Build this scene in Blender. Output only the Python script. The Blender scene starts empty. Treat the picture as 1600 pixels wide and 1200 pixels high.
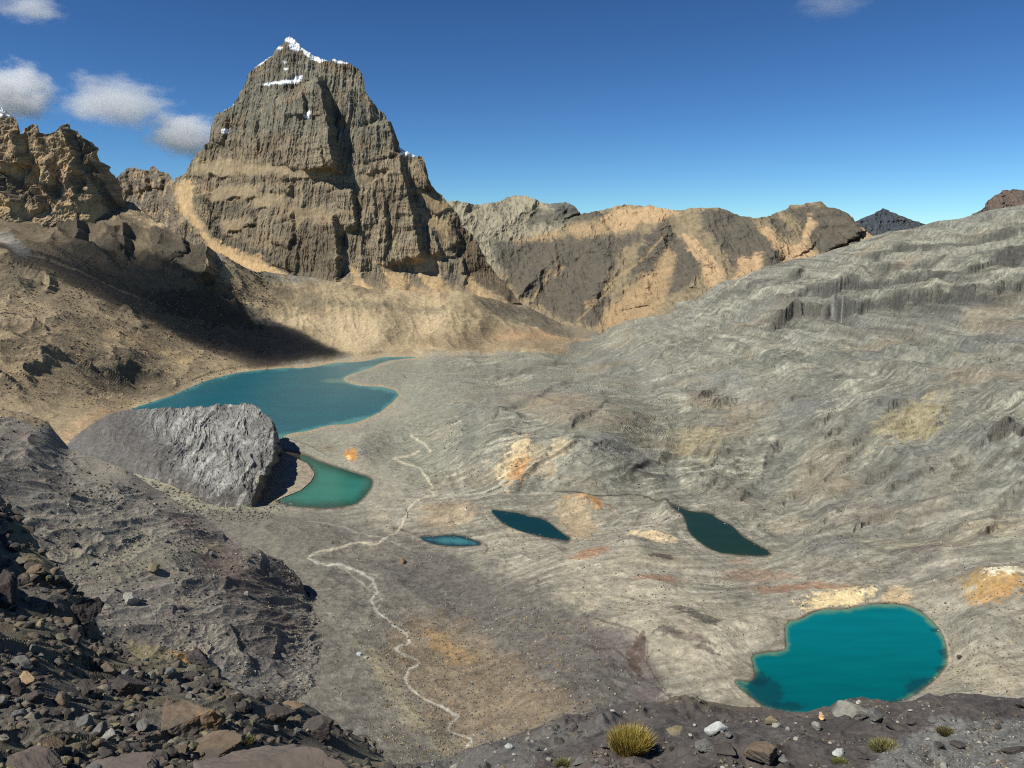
import bpy, bmesh, math, random
import numpy as np
from mathutils import Vector, Matrix

C = bpy.context.scene.collection
scene = bpy.context.scene
R = math.radians

# ------------------------------------------------------------------ camera
PITCH = R(10.3)
FPX = 1208.0                       # focal length in 1600-px-wide photo pixels
cam_d = bpy.data.cameras.new('camera')
cam_d.sensor_width = 36.0
cam_d.lens = 36.0 * FPX / 1600.0
cam_d.clip_start = 0.3
cam_d.clip_end = 80000.0
cam = bpy.data.objects.new('camera', cam_d)
cam.rotation_euler = (math.pi / 2 - PITCH, 0, 0)
C.objects.link(cam)
scene.camera = cam

# ------------------------------------------------------------------ light
SUN_AZ, SUN_EL = R(-121), R(52)     # azimuth measured from the view direction (+Y) towards +X
S = Vector((math.sin(SUN_AZ) * math.cos(SUN_EL), math.cos(SUN_AZ) * math.cos(SUN_EL), math.sin(SUN_EL)))
w = bpy.data.worlds.new('World')
scene.world = w
w.use_nodes = True
nt = w.node_tree
bg = nt.nodes['Background']
sky = nt.nodes.new('ShaderNodeTexSky')
sky.sky_type = 'NISHITA'
sky.sun_disc = False
sky.sun_elevation = SUN_EL
sky.sun_rotation = SUN_AZ % (2 * math.pi)
sky.altitude = 2500
sky.air_density = 1.0
sky.dust_density = 0.0
sky.ozone_density = 4.0
# the thin clear air at 5000 m: a deeper, more saturated blue than the sky model's sea-level one
vm0 = nt.nodes.new('ShaderNodeVectorMath'); vm0.operation = 'SCALE'; vm0.inputs['Scale'].default_value = 0.12
gm0 = nt.nodes.new('ShaderNodeGamma'); gm0.inputs['Gamma'].default_value = 1.5
vm1 = nt.nodes.new('ShaderNodeVectorMath'); vm1.operation = 'MULTIPLY'; vm1.inputs[1].default_value = (0.68 / 0.12, 0.88 / 0.12, 0.92 / 0.12)
nt.links.new(sky.outputs[0], vm0.inputs[0]); nt.links.new(vm0.outputs[0], gm0.inputs['Color'])
nt.links.new(gm0.outputs[0], vm1.inputs[0]); nt.links.new(vm1.outputs[0], bg.inputs[0])
bg.inputs[1].default_value = 0.107
sl = bpy.data.lights.new('sun', 'SUN')
sl.energy = 5.0
sl.angle = R(0.5)
sl.color = (1.0, 0.975, 0.90)
so = bpy.data.objects.new('sun', sl)
so.rotation_euler = S.to_track_quat('Z', 'Y').to_euler()
C.objects.link(so)
scene.view_settings.view_transform = 'Standard'
scene.view_settings.look = 'None'
scene.view_settings.gamma = 1
scene.view_settings.exposure = 0.22
scene.cycles.use_denoising = False
scene.cycles.filter_width = 1.15
scene.cycles.max_bounces = 5
scene.cycles.volume_bounces = 4
scene.cycles.volume_max_steps = 128

# ------------------------------------------------------------------ numeric helpers
F32 = np.float32
CP, SP = math.cos(PITCH), math.sin(PITCH)

def tanpy(py):                                   # z/Y along a pixel row
    cy = (600.0 - py) / FPX
    return (-SP + cy * CP) / (CP + cy * SP)

def world(px, py, Y):
    cx = (px - 800.0) / FPX
    cy = (600.0 - py) / FPX
    D = Y / (CP + cy * SP)
    return cx * D, Y + 0 * px, D * (-SP + cy * CP)

def at(px, py, Y):
    x, y, z = world(px, py, Y)
    return Vector((float(x), float(y), float(z)))

def project(x, y, z):
    D = y * CP - z * SP
    u = y * SP + z * CP
    return 800 + FPX * x / D, 600 - FPX * u / D

_rs = np.random.RandomState(7)
PERM = _rs.permutation(256).astype(np.int32)
PERM = np.concatenate([PERM, PERM])
_a = np.linspace(0, 2 * np.pi, 33)[:32]
GX, GY = np.cos(_a).astype(F32), np.sin(_a).astype(F32)

def pn(x, y, seed=0):
    x = np.asarray(x, F32) + seed * 17.31; y = np.asarray(y, F32) + seed * 41.77
    xf, yf = np.floor(x), np.floor(y)
    xi = xf.astype(np.int32) & 255; yi = yf.astype(np.int32) & 255
    fx = x - xf; fy = y - yf
    u = fx * fx * fx * (fx * (fx * 6 - 15) + 10); v = fy * fy * fy * (fy * (fy * 6 - 15) + 10)
    def g(ix, iy, dx, dy):
        h = PERM[PERM[ix & 255] + (iy & 255)] & 31
        return GX[h] * dx + GY[h] * dy
    a = g(xi, yi, fx, fy); b = g(xi + 1, yi, fx - 1, fy)
    c = g(xi, yi + 1, fx, fy - 1); d = g(xi + 1, yi + 1, fx - 1, fy - 1)
    a += u * (b - a); c += u * (d - c)
    return (a + v * (c - a)) * 1.5

def fbm(x, y, octv, seed=0, gain=0.5, lac=2.03, res=None):
    r = 0; am = 1.0; n = 0; fx = 1.0
    for o in range(octv):
        lim = 1.0 if res is None else sstep(.5, .18, res * fx)      # drop octaves finer than the mesh
        r = r + lim * am * pn(x * fx, y * fx, seed + o * 3.1); n += am; am *= gain; fx *= lac
    return r / n

def ridged(x, y, octv, seed=0, gain=0.55, lac=2.1, res=None):
    r = 0; am = 1.0; n = 0; fx = 1.0
    for o in range(octv):
        v = 1 - np.abs(pn(x * fx, y * fx, seed + o * 5.3)) * 1.6
        lim = 1.0 if res is None else sstep(.5, .18, res * fx)
        r = r + lim * am * (v * np.abs(v) - .35) + .35 * am; n += am; am *= gain; fx *= lac
    return r / n

def sstep(a, b, x):
    t = np.clip((x - a) / (b - a), 0, 1)
    return t * t * (3 - 2 * t)

def polysdf(px, py, poly):
    """signed distance to a closed polygon, negative inside"""
    P = np.array(poly, F32); n = len(P)
    d2 = np.full(px.shape, 1e12, F32); ins = np.zeros(px.shape, bool)
    for i in range(n):
        ax, ay = P[i]; bx, by = P[(i + 1) % n]
        ex, ey = bx - ax, by - ay
        t = np.clip(((px - ax) * ex + (py - ay) * ey) / (ex * ex + ey * ey + 1e-9), 0, 1)
        dx = px - ax - t * ex; dy = py - ay - t * ey
        d2 = np.minimum(d2, dx * dx + dy * dy)
        if ay != by:
            cr = ((ay > py) != (by > py)) & (px < (bx - ax) * (py - ay) / (by - ay) + ax)
            ins ^= cr
    d = np.sqrt(d2)
    return np.where(ins, -d, d)

def linedist(px, py, line):
    """unsigned distance, side (+ right of travel when drawn downward = screen left) and parameter"""
    P = np.array(line, F32)
    best = np.full(px.shape, 1e12, F32); side = np.zeros(px.shape, F32); par = np.zeros(px.shape, F32)
    m = len(P) - 1
    for i in range(m):
        ax, ay = P[i][:2]; bx, by = P[i + 1][:2]
        ex, ey = bx - ax, by - ay
        t = np.clip(((px - ax) * ex + (py - ay) * ey) / (ex * ex + ey * ey + 1e-9), 0, 1)
        dx = px - ax - t * ex; dy = py - ay - t * ey
        d2 = dx * dx + dy * dy
        k = d2 < best
        best = np.where(k, d2, best)
        side = np.where(k, np.sign(ex * dy - ey * dx), side)
        par = np.where(k, (i + t) / m, par)
    return np.sqrt(best), side, par

def boxed(px, py, pts, pad):
    P = np.array([p[:2] for p in pts])
    return (px > P[:, 0].min() - pad) & (px < P[:, 0].max() + pad) & (py > P[:, 1].min() - pad) & (py < P[:, 1].max() + pad)

def smooth_poly(poly, it=2):
    P = np.array(poly, float)
    for _ in range(it):
        Q = np.roll(P, -1, 0)
        P = np.stack([0.75 * P + 0.25 * Q, 0.25 * P + 0.75 * Q], 1).reshape(-1, 2)
    return [tuple(p) for p in P]

def spacing(X, Y, Z):
    d = (np.hypot(np.gradient(X, axis=0), np.gradient(Y, axis=0)) + .9 * np.abs(np.gradient(Z, axis=0))).astype(F32)
    for _ in range(3): d = (d + np.roll(d, 3, 0) + np.roll(d, -3, 0) + np.roll(d, 3, 1) + np.roll(d, -3, 1)) / 5
    return np.clip(d, .01, 60)

class TPS:
    def __init__(self, pts):
        """pts = (px, py, Y): smooth interpolation of inverse camera depth over the picture (planes stay planes)"""
        P = np.array(pts, float)
        self.s = 300.0
        self.x = P[:, 0] / self.s; self.y = P[:, 1] / self.s
        D = P[:, 2] / (CP + (600 - P[:, 1]) / FPX * SP)
        self.k = 1000.0
        v = self.k / D
        n = len(P)
        K = self.phi(self.x[:, None] - self.x[None], self.y[:, None] - self.y[None]) + np.eye(n) * 2e-4
        A = np.zeros((n + 3, n + 3)); A[:n, :n] = K
        A[:n, n] = 1; A[:n, n + 1] = self.x; A[:n, n + 2] = self.y; A[n:, :n] = A[:n, n:].T
        self.w = np.linalg.solve(A, np.concatenate([v, np.zeros(3)]))
    def phi(self, dx, dy):
        r2 = dx * dx + dy * dy
        return 0.5 * r2 * np.log(r2 + 1e-12)
    def raw(self, px, py):
        x = px / self.s; y = py / self.s
        r = self.w[-3] + self.w[-2] * x + self.w[-1] * y
        for i in range(len(self.x)):
            r = r + self.w[i] * self.phi(x - self.x[i], y - self.y[i])
        return r
    def grid(self, x0, x1, y0, y1, st=6.0):
        self.gx = np.arange(x0 - 3 * st, x1 + 4 * st, st); self.gy = np.arange(y0 - 3 * st, y1 + 4 * st, st); self.st = st
        X, Yy = np.meshgrid(self.gx, self.gy)
        self.g = self.raw(X, Yy)
    def Y(self, px, py):
        fx = (px - self.gx[0]) / self.st; fy = (py - self.gy[0]) / self.st
        ix = np.clip(fx.astype(int), 0, len(self.gx) - 2); iy = np.clip(fy.astype(int), 0, len(self.gy) - 2)
        ux = np.clip(fx - ix, 0, 1); uy = np.clip(fy - iy, 0, 1)
        g = self.g
        v = (g[iy, ix] * (1 - ux) + g[iy, ix + 1] * ux) * (1 - uy) + (g[iy + 1, ix] * (1 - ux) + g[iy + 1, ix + 1] * ux) * uy
        v = np.maximum(v, 0.02)
        return self.k / v * (CP + (600 - py) / FPX * SP)

def srgb(r, g, b, k=1.0):
    f = lambda c: (c / 12.92 if c <= 0.04045 else ((c + 0.055) / 1.055) ** 2.4)
    return np.array([f(r / 255.0) * k, f(g / 255.0) * k, f(b / 255.0) * k], F32)

# ------------------------------------------------------------------ materials
def ground_mat(name, scale, var=0.35, bump=0.6, rough=0.93, stretch=(1, 1, 1), crack=0.0):
    m = bpy.data.materials.new(name); m.use_nodes = True
    t = m.node_tree; N = t.nodes; L = t.links
    b = N['Principled BSDF']; b.inputs['Roughness'].default_value = rough
    b.inputs['Specular IOR Level'].default_value = 0.25
    at_ = N.new('ShaderNodeAttribute'); at_.attribute_name = 'albedo'
    tc = N.new('ShaderNodeTexCoord')
    mp = N.new('ShaderNodeMapping'); mp.inputs['Scale'].default_value = [s * scale for s in stretch]
    L.new(tc.outputs['Object'], mp.inputs['Vector'])
    n1 = N.new('ShaderNodeTexNoise'); n1.inputs['Scale'].default_value = 1.0
    n1.inputs['Detail'].default_value = 9; n1.inputs['Roughness'].default_value = 0.72
    L.new(mp.outputs[0], n1.inputs['Vector'])
    mr = N.new('ShaderNodeMapRange'); mr.inputs[1].default_value = 0.25; mr.inputs[2].default_value = 0.75
    mr.inputs[3].default_value = 1 - var; mr.inputs[4].default_value = 1 + var
    L.new(n1.outputs['Fac'], mr.inputs[0])
    vm = N.new('ShaderNodeVectorMath'); vm.operation = 'SCALE'
    L.new(at_.outputs['Color'], vm.inputs[0]); L.new(mr.outputs[0], vm.inputs['Scale'])
    hgt = n1.outputs['Fac']; colr = vm.outputs[0]
    if crack:
        nw = N.new('ShaderNodeTexNoise'); nw.inputs['Scale'].default_value = .35; nw.inputs['Detail'].default_value = 4
        L.new(mp.outputs[0], nw.inputs['Vector'])
        wa = N.new('ShaderNodeVectorMath'); wa.operation = 'MULTIPLY_ADD'; wa.inputs[1].default_value = (2.2, 2.2, 2.2)
        L.new(nw.outputs['Color'], wa.inputs[0]); L.new(mp.outputs[0], wa.inputs[2])
        vo = N.new('ShaderNodeTexVoronoi'); vo.feature = 'DISTANCE_TO_EDGE'; vo.inputs['Scale'].default_value = .42
        sm = N.new('ShaderNodeMapping'); sm.inputs['Scale'].default_value = (.6, .9, 2.2); sm.inputs['Rotation'].default_value = (0, 0, .5)
        L.new(wa.outputs[0], sm.inputs['Vector']); L.new(sm.outputs[0], vo.inputs['Vector'])
        cm = N.new('ShaderNodeMapRange'); cm.inputs[1].default_value = 0; cm.inputs[2].default_value = .07; cm.inputs[3].default_value = 1 - crack; cm.inputs[4].default_value = 1
        L.new(vo.outputs['Distance'], cm.inputs[0])
        v2 = N.new('ShaderNodeVectorMath'); v2.operation = 'SCALE'; L.new(vm.outputs[0], v2.inputs[0]); L.new(cm.outputs[0], v2.inputs['Scale']); colr = v2.outputs[0]
        ma = N.new('ShaderNodeMath'); ma.operation = 'MULTIPLY_ADD'; ma.inputs[1].default_value = .5; L.new(cm.outputs[0], ma.inputs[0]); L.new(n1.outputs['Fac'], ma.inputs[2]); hgt = ma.outputs[0]
    L.new(colr, b.inputs['Base Color'])
    if bump > 0:
        bp = N.new('ShaderNodeBump'); bp.inputs['Strength'].default_value = bump
        bp.inputs['Distance'].default_value = 0.40 / scale
        L.new(hgt, bp.inputs['Height']); L.new(bp.outputs[0], b.inputs['Normal'])
    return m

def rock_mat(name, col, var=0.35, scale=3.0, patch=None, rough=0.9):
    m = bpy.data.materials.new(name); m.use_nodes = True
    t = m.node_tree; N = t.nodes; L = t.links
    b = N['Principled BSDF']; b.inputs['Roughness'].default_value = rough
    b.inputs['Specular IOR Level'].default_value = 0.3
    tc = N.new('ShaderNodeTexCoord')
    n1 = N.new('ShaderNodeTexNoise'); n1.inputs['Scale'].default_value = scale
    n1.inputs['Detail'].default_value = 10; n1.inputs['Roughness'].default_value = 0.7
    L.new(tc.outputs['Object'], n1.inputs['Vector'])
    cr = N.new('ShaderNodeValToRGB')
    c = np.array(col)
    e = cr.color_ramp.elements
    e[0].position = 0.3; e[0].color = (*(c * (1 - var)), 1)
    e[1].position = 0.7; e[1].color = (*np.minimum(c * (1 + var), 0.9), 1)
    L.new(n1.outputs['Fac'], cr.inputs[0])
    out = cr.outputs[0]
    if patch is not None:
        n2 = N.new('ShaderNodeTexNoise'); n2.inputs['Scale'].default_value = scale * 0.45; n2.inputs['Detail'].default_value = 6
        L.new(tc.outputs['Object'], n2.inputs['Vector'])
        r2 = N.new('ShaderNodeMapRange'); r2.inputs[1].default_value = 0.5; r2.inputs[2].default_value = 0.6
        L.new(n2.outputs['Fac'], r2.inputs[0])
        mx = N.new('ShaderNodeMix'); mx.data_type = 'RGBA'
        L.new(r2.outputs[0], mx.inputs[0]); L.new(out, mx.inputs[6]); mx.inputs[7].default_value = (*patch, 1)
        out = mx.outputs[2]
    L.new(out, b.inputs['Base Color'])
    bp = N.new('ShaderNodeBump'); bp.inputs['Strength'].default_value = 0.6; bp.inputs['Distance'].default_value = 0.08
    L.new(n1.outputs['Fac'], bp.inputs['Height']); L.new(bp.outputs[0], b.inputs['Normal'])
    return m

# ------------------------------------------------------------------ mesh helpers
def grid_mesh(name, P, col, mat, keep=None, smooth=False):
    """P (rows, cols, 3) -> mesh object with the quads for which keep (rows-1, cols-1) is True"""
    nr, nc = P.shape[:2]
    idx = np.arange(nr * nc, dtype=np.int32).reshape(nr, nc)
    q = np.stack([idx[:-1, :-1], idx[:-1, 1:], idx[1:, 1:], idx[1:, :-1]], -1)
    q = q[keep] if keep is not None else q.reshape(-1, 4)
    if len(q) == 0: return None
    used, inv = np.unique(q.ravel(), return_inverse=True)
    V = P.reshape(-1, 3)[used]; A = col.reshape(-1, 3)[used]
    me = bpy.data.meshes.new(name)
    me.vertices.add(len(V)); me.vertices.foreach_set('co', V.astype(F32).ravel())
    nf = len(q)
    me.loops.add(nf * 4); me.loops.foreach_set('vertex_index', inv.astype(np.int32).ravel())
    me.polygons.add(nf)
    me.polygons.foreach_set('loop_start', np.arange(0, nf * 4, 4, dtype=np.int32))
    me.polygons.foreach_set('use_smooth', np.full(nf, smooth, bool))
    me.update(calc_edges=True)
    a = me.attributes.new('albedo', 'FLOAT_COLOR', 'POINT')
    a.data.foreach_set('color', np.concatenate([A, np.ones((len(A), 1))], 1).astype(F32).ravel())
    me.materials.append(mat)
    o = bpy.data.objects.new(name, me); C.objects.link(o)
    return o

def tri_mesh(name, V, T, mat, parent=None, smooth=False, albedo=None):
    V = np.asarray(V, F32); T = np.asarray(T, np.int32)
    me = bpy.data.meshes.new(name)
    k = T.shape[1]
    me.vertices.add(len(V)); me.vertices.foreach_set('co', V.ravel())
    me.loops.add(len(T) * k); me.loops.foreach_set('vertex_index', T.ravel())
    me.polygons.add(len(T)); me.polygons.foreach_set('loop_start', np.arange(0, len(T) * k, k, dtype=np.int32))
    me.polygons.foreach_set('use_smooth', np.full(len(T), smooth, bool))
    me.update(calc_edges=True)
    if albedo is not None:
        a = me.attributes.new('albedo', 'FLOAT_COLOR', 'POINT')
        a.data.foreach_set('color', np.concatenate([albedo, np.ones((len(V), 1))], 1).astype(F32).ravel())
    me.materials.append(mat)
    o = bpy.data.objects.new(name, me); C.objects.link(o)
    if parent: o.parent = parent
    return o

def tag(o, label=None, cat=None, group=None, kind=None):
    if label: o['label'] = label
    if cat: o['category'] = cat
    if group: o['group'] = group
    if kind: o['kind'] = kind
    return o

class Layer:
    """a landform: columns at fixed picture x, rows from its foot to its crest, then its far side"""
    def __init__(self, x0, x1, dx, sky, foot, nrows, depth, disp, paint, back=(12, 1.1, 0.9), jag=(0, 8), seed=0, near_rows=None):
        self.U = np.arange(x0, x1 + dx, dx)
        sk = np.array(sky, float); ft = np.array(foot, float)
        top = np.interp(self.U, sk[:, 0], sk[:, 1]); bot = np.interp(self.U, ft[:, 0], ft[:, 1])
        if jag[0]:
            top = top + jag[0] * fbm(self.U / jag[1], self.U * 0 + seed, 4, seed, 0.6)
        t = np.linspace(0, 1, nrows)
        if near_rows:                        # more rows where the ground is seen at a grazing angle
            wt = 1 + near_rows[2] * sstep(near_rows[0], near_rows[1], t); t = np.concatenate([[0], np.cumsum(wt[1:])]); t = t / t[-1]
        t = t[:, None]
        self.px = np.broadcast_to(self.U[None], (nrows, len(self.U))).astype(float)
        self.py = bot[None] + (top - bot)[None] * t
        self.Y = depth(self.px, self.py)
        self.t = np.broadcast_to(t, self.px.shape)
        x, y, z = world(self.px, self.py, self.Y)
        P = np.stack([x, y, z], -1)
        # far side of the crest
        nb, run, drop = back
        if nb:
            crest = P[-1]
            Yc = crest[:, 1]
            rad = np.stack([crest[:, 0] / np.maximum(Yc, 1), np.ones_like(Yc)], -1)
            rows = []
            for k in range(1, nb + 1):
                s = (run ** k - 1) / (run - 1) if run != 1 else k
                step = self.bstep = np.median(Yc) * 0.004 * s
                q = crest.copy()
                q[:, 0] += rad[:, 0] * step; q[:, 1] += rad[:, 1] * step; q[:, 2] -= step * drop * min(1, k / 4)
                rows.append(q)
            P = np.concatenate([P, np.array(rows)], 0)
        bpx, bpy_ = project(P[..., 0], P[..., 1], P[..., 2])
        self.nvis = nrows
        fpx = np.concatenate([self.px, np.broadcast_to(self.U[None], (nb, len(self.U)))], 0)
        fpy = np.concatenate([self.py, np.broadcast_to(self.py[-1][None], (nb, len(self.U)))], 0)
        self.fpx, self.fpy = fpx, fpy
        self.P0 = P
        self.P = disp(P.copy(), fpx, fpy)
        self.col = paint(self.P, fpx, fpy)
    def sample(self, px, py):
        j = int(np.clip(round((px - self.U[0]) / (self.U[1] - self.U[0])), 0, len(self.U) - 1))
        i = int(np.argmin(np.abs(self.py[:, j] - py)))
        return Vector(self.P[i, j])
    def hit(self, px, py):
        """world point of the finished surface that shows at this photo pixel"""
        if not hasattr(self, 'qx'):
            self.qx, self.qy = project(self.P[..., 0], self.P[..., 1], self.P[..., 2])
        j = int(np.clip(round((px - self.U[0]) / (self.U[1] - self.U[0])), 0, len(self.U) - 1))
        a, b = max(0, j - 12), j + 12
        d = (self.qx[:, a:b] - px) ** 2 + (self.qy[:, a:b] - py) ** 2
        ok = d < max(4.0, d.min() * 1.5)
        y = np.where(ok, self.P[:, a:b, 1], 1e9)
        k = np.unravel_index(np.argmin(y), y.shape)
        return Vector(self.P[k[0], a + k[1]])
    def emit(self, mats, regions):
        """regions: list of (name, mat, mask(px,py) of faces); first match wins"""
        cx = 0.5 * (self.fpx[:-1, :-1] + self.fpx[1:, 1:]); cy = 0.5 * (self.fpy[:-1, :-1] + self.fpy[1:, 1:])
        free = np.ones(cx.shape, bool); out = {}
        for nm, mt, mk in regions:
            m = free if mk is None else (mk(cx, cy) & free)
            free = free & ~m
            o = grid_mesh(nm, self.P, self.col, mt, m)
            if o is not None: out.setdefault(nm, []).append(o)
        return out

class Paint:
    def __init__(self, shape, px, py, base, wx, wy):
        self.c = np.empty(shape + (3,), F32); self.c[:] = base
        self.px, self.py, self.wx, self.wy = px, py, wx, wy
        # edge wobble in photo pixels, two sizes
        self.n1 = fbm(px / 40.0, py / 30.0, 5, 3, 0.62); self.n2 = fbm(px / 9.0, py / 7.0, 4, 9, 0.65); self.n3 = fbm(px / 14.0, py / 5.0, 5, 19, 0.75)
    def mix(self, m, col, a=1.0):
        m = (m * a)[..., None]
        self.c = self.c * (1 - m) + np.asarray(col, F32) * m
    def poly(self, col, poly, feather=6, wob=12, a=1.0, fine=4):
        k = boxed(self.px, self.py, poly, feather + wob + 6)
        if not k.any(): return
        d = polysdf(self.px[k].astype(F32), self.py[k].astype(F32), poly) + wob * self.n1[k] * 1.6 + fine * self.n2[k] * 1.5 + min(wob, 12) * .7 * self.n3[k]
        m = np.zeros(self.px.shape, F32); m[k] = sstep(feather, -feather, d)
        self.mix(m, col, a)
    def line(self, col, pts, width=2.0, wob=1.5, a=1.0, feather=1.2):
        k = boxed(self.px, self.py, pts, width + wob + feather + 4)
        if not k.any(): return
        d, s, p = linedist(self.px[k].astype(F32), self.py[k].astype(F32), pts)
        d = d + wob * self.n2[k]
        m = np.zeros(self.px.shape, F32); m[k] = sstep(width + feather, width - feather, d)
        self.mix(m, col, a)
    def blob(self, col, x, y, rx, ry, rot=0, a=1.0, wob=0.5, soft=0.5):
        ca, sa = math.cos(R(rot)), math.sin(R(rot))
        k = (np.abs(self.px - x) < 2 * max(rx, ry)) & (np.abs(self.py - y) < 2 * max(rx, ry))
        if not k.any(): return
        dx, dy = self.px[k] - x, self.py[k] - y
        q = np.sqrt(((dx * ca + dy * sa) / rx) ** 2 + ((-dx * sa + dy * ca) / ry) ** 2) + wob * self.n1[k] + wob * 2.0 * self.n3[k]
        m = np.zeros(self.px.shape, F32); m[k] = sstep(1 + soft * 0.2, 1 - soft * .4, q) * sstep(-.5, .05, self.n2[k] + .35 * (1 - q))
        self.mix(m, col, a)

def buttress(px, py, line, amp, L, sharp=1.5, wob=2.0):
    """ridge that rises gently from the photo-left and breaks off at the line; line drawn top to bottom"""
    k = boxed(px, py, line, L * 3 + 10)
    out = np.zeros(px.shape, F32)
    if not k.any(): return out
    x, y = px[k].astype(F32), py[k].astype(F32)
    x = x + wob * pn(y / 9, x / 60, 5) + wob * 0.5 * pn(y / 3.5, x / 30, 8)
    d, s, p = linedist(x, y, line)
    left = s > 0
    e = np.clip(1 - np.abs(p - 0.5) * 2, 0, 1) ** 0.5
    f = np.where(left, np.exp(-d / L), np.clip(1 - d / sharp, 0, 1))
    out[k] = amp * f * sstep(0, 0.6, e)
    return out

# ================================================================== LAKES
LAKES = {
 'L1': (-330.0, smooth_poly([(205,640),(214,636),(228,631),(270,617),(300,604),(322,594),(360,584),(400,578),(440,575),(480,573),(520,568),(545,563),(580,559),(640,556),(655,558),
        (620,563),(590,571),(560,580),(538,589),(536,596),(560,602),(595,608),(627,614),(612,630),(590,648),(560,655),(525,662),(490,670),(455,677),(430,684),(380,668),(300,658),(230,648)], 1)),
 'L2': (-305.0, smooth_poly([(440,704),(455,708),(478,712),(495,720),(515,727),(545,736),(572,744),(583,750),(578,765),(565,780),(555,788),(530,792),(490,793),(455,790),(428,782),(440,772),(470,762),(485,750),(490,738),(478,722),(462,714)], 1)),
 'L3': (-280.0, smooth_poly([(766,796),(785,799),(805,801),(825,806),(850,812),(862,820),(876,832),(894,845),(870,842),(845,838),(815,830),(790,820),(776,808)], 1)),
 'L4': (-284.0, smooth_poly([(652,838),(675,839),(700,836),(725,838),(745,846),(752,851),(735,853),(700,853),(672,849)], 1)),
 'L5': (-262.0, smooth_poly([(1045,789),(1062,794),(1080,800),(1110,802),(1122,812),(1145,822),(1158,838),(1180,850),(1206,865),(1190,869),(1150,866),(1118,862),(1095,848),(1076,832),(1072,812),(1064,800)], 1)),
 'L6': (-235.0, smooth_poly([(1228,972),(1250,968),(1268,958),(1290,952),(1320,953),(1350,946),(1375,944),(1405,945),(1432,952),(1452,968),(1470,988),(1480,1015),(1478,1040),(1462,1060),(1440,1078),(1410,1095),(1370,1106),(1320,1116),(1250,1118),
        (1200,1108),(1178,1092),(1160,1078),(1146,1062),(1172,1066),(1182,1056),(1178,1042),(1174,1024),(1195,1020),(1222,1018),(1230,1012),(1227,992)], 1)),
}
def lakeY(z, py): return z / tanpy(np.asarray(py, float))

# ================================================================== VALLEY (main landform)
ctl = []
for k, (z, poly) in LAKES.items():
    st = max(1, len(poly) // 14)
    for p in poly[::st]:
        ctl.append((p[0], p[1], float(lakeY(z, p[1]))))
    if k in ('L1', 'L6', 'L5', 'L2'):
        c = np.mean(poly, 0); ctl.append((c[0], c[1], float(lakeY(z, c[1]))))
ctl += [
 (-150,345,2200),(-150,400,1880),(-150,500,1560),(-150,640,1200),(0,345,2300),(0,400,1970),(0,500,1640),(0,600,1370),(0,640,1283),(0,720,1080),(100,640,1375),(100,560,1590),
 (200,345,2560),(200,400,2340),(100,350,2420),(100,400,2140),(200,500,1970),(200,560,1768),(120,700,1110),(250,745,965),(330,780,893),(410,800,840),(380,840,745),
 (350,380,2500),(350,450,2380),(350,520,2230),(450,540,2250),(450,500,2430),(450,470,2490),(600,530,2370),(600,480,2530),(600,462,2640),(520,470,2530),(700,480,2580),(750,540,2400),(750,500,2580),(820,500,2790),
 (850,500,2900),(920,512,2850),(940,515,2700),(900,560,2150),(760,560,2220),(800,600,1620),(640,600,1780),(680,580,1950),(640,640,1450),(800,622,1400),(780,740,880),(780,690,965),(780,650,1120),(880,742,868),(880,690,935),(880,645,1070),(960,742,866),(960,695,925),(960,650,1045),(1045,740,915),(650,700,1130),(560,700,1105),
 (700,780,853),(850,780,835),(1000,780,825),(600,820,775),(480,850,700),(600,900,612),(480,920,580),(560,1010,477),(620,1080,420),(680,1150,368),(730,1165,366),(730,1200,340),(600,1200,335),
 (870,1000,459),(900,1050,412),(850,900,588),(900,1100,375),(900,1200,330),(1000,880,600),(1100,940,500),(1000,960,490),(1100,1020,428),(1100,1100,370),(1000,1060,405),(1200,1200,318),(1400,1200,310),
 (820,815,740),(880,860,655),(1000,830,700),(1060,850,655),(1045,690,1030),(1000,600,1560),(1000,540,1980),(1050,480,2400),(1130,440,2300),
 (1200,490,1720),(1200,420,2130),(1290,395,2150),(1290,500,1560),(1200,600,1330),(1200,700,960),(1200,780,770),(1400,360,1950),(1400,430,1650),(1400,500,1400),(1400,600,1080),(1400,700,800),(1400,800,630),(1400,880,545),
 (1600,322,1650),(1600,400,1400),(1600,450,1250),(1600,520,1060),(1600,600,880),(1600,700,680),(1600,800,560),(1600,880,480),(1600,1000,395),(1600,1100,345),(1520,1000,405),(1500,1100,352),
 (1750,300,1450),(1750,500,980),(1750,800,500),(1750,1100,330),
]
tpsV = TPS(ctl); tpsV.grid(-220, 1820, 250, 1300, 2.5)

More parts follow.
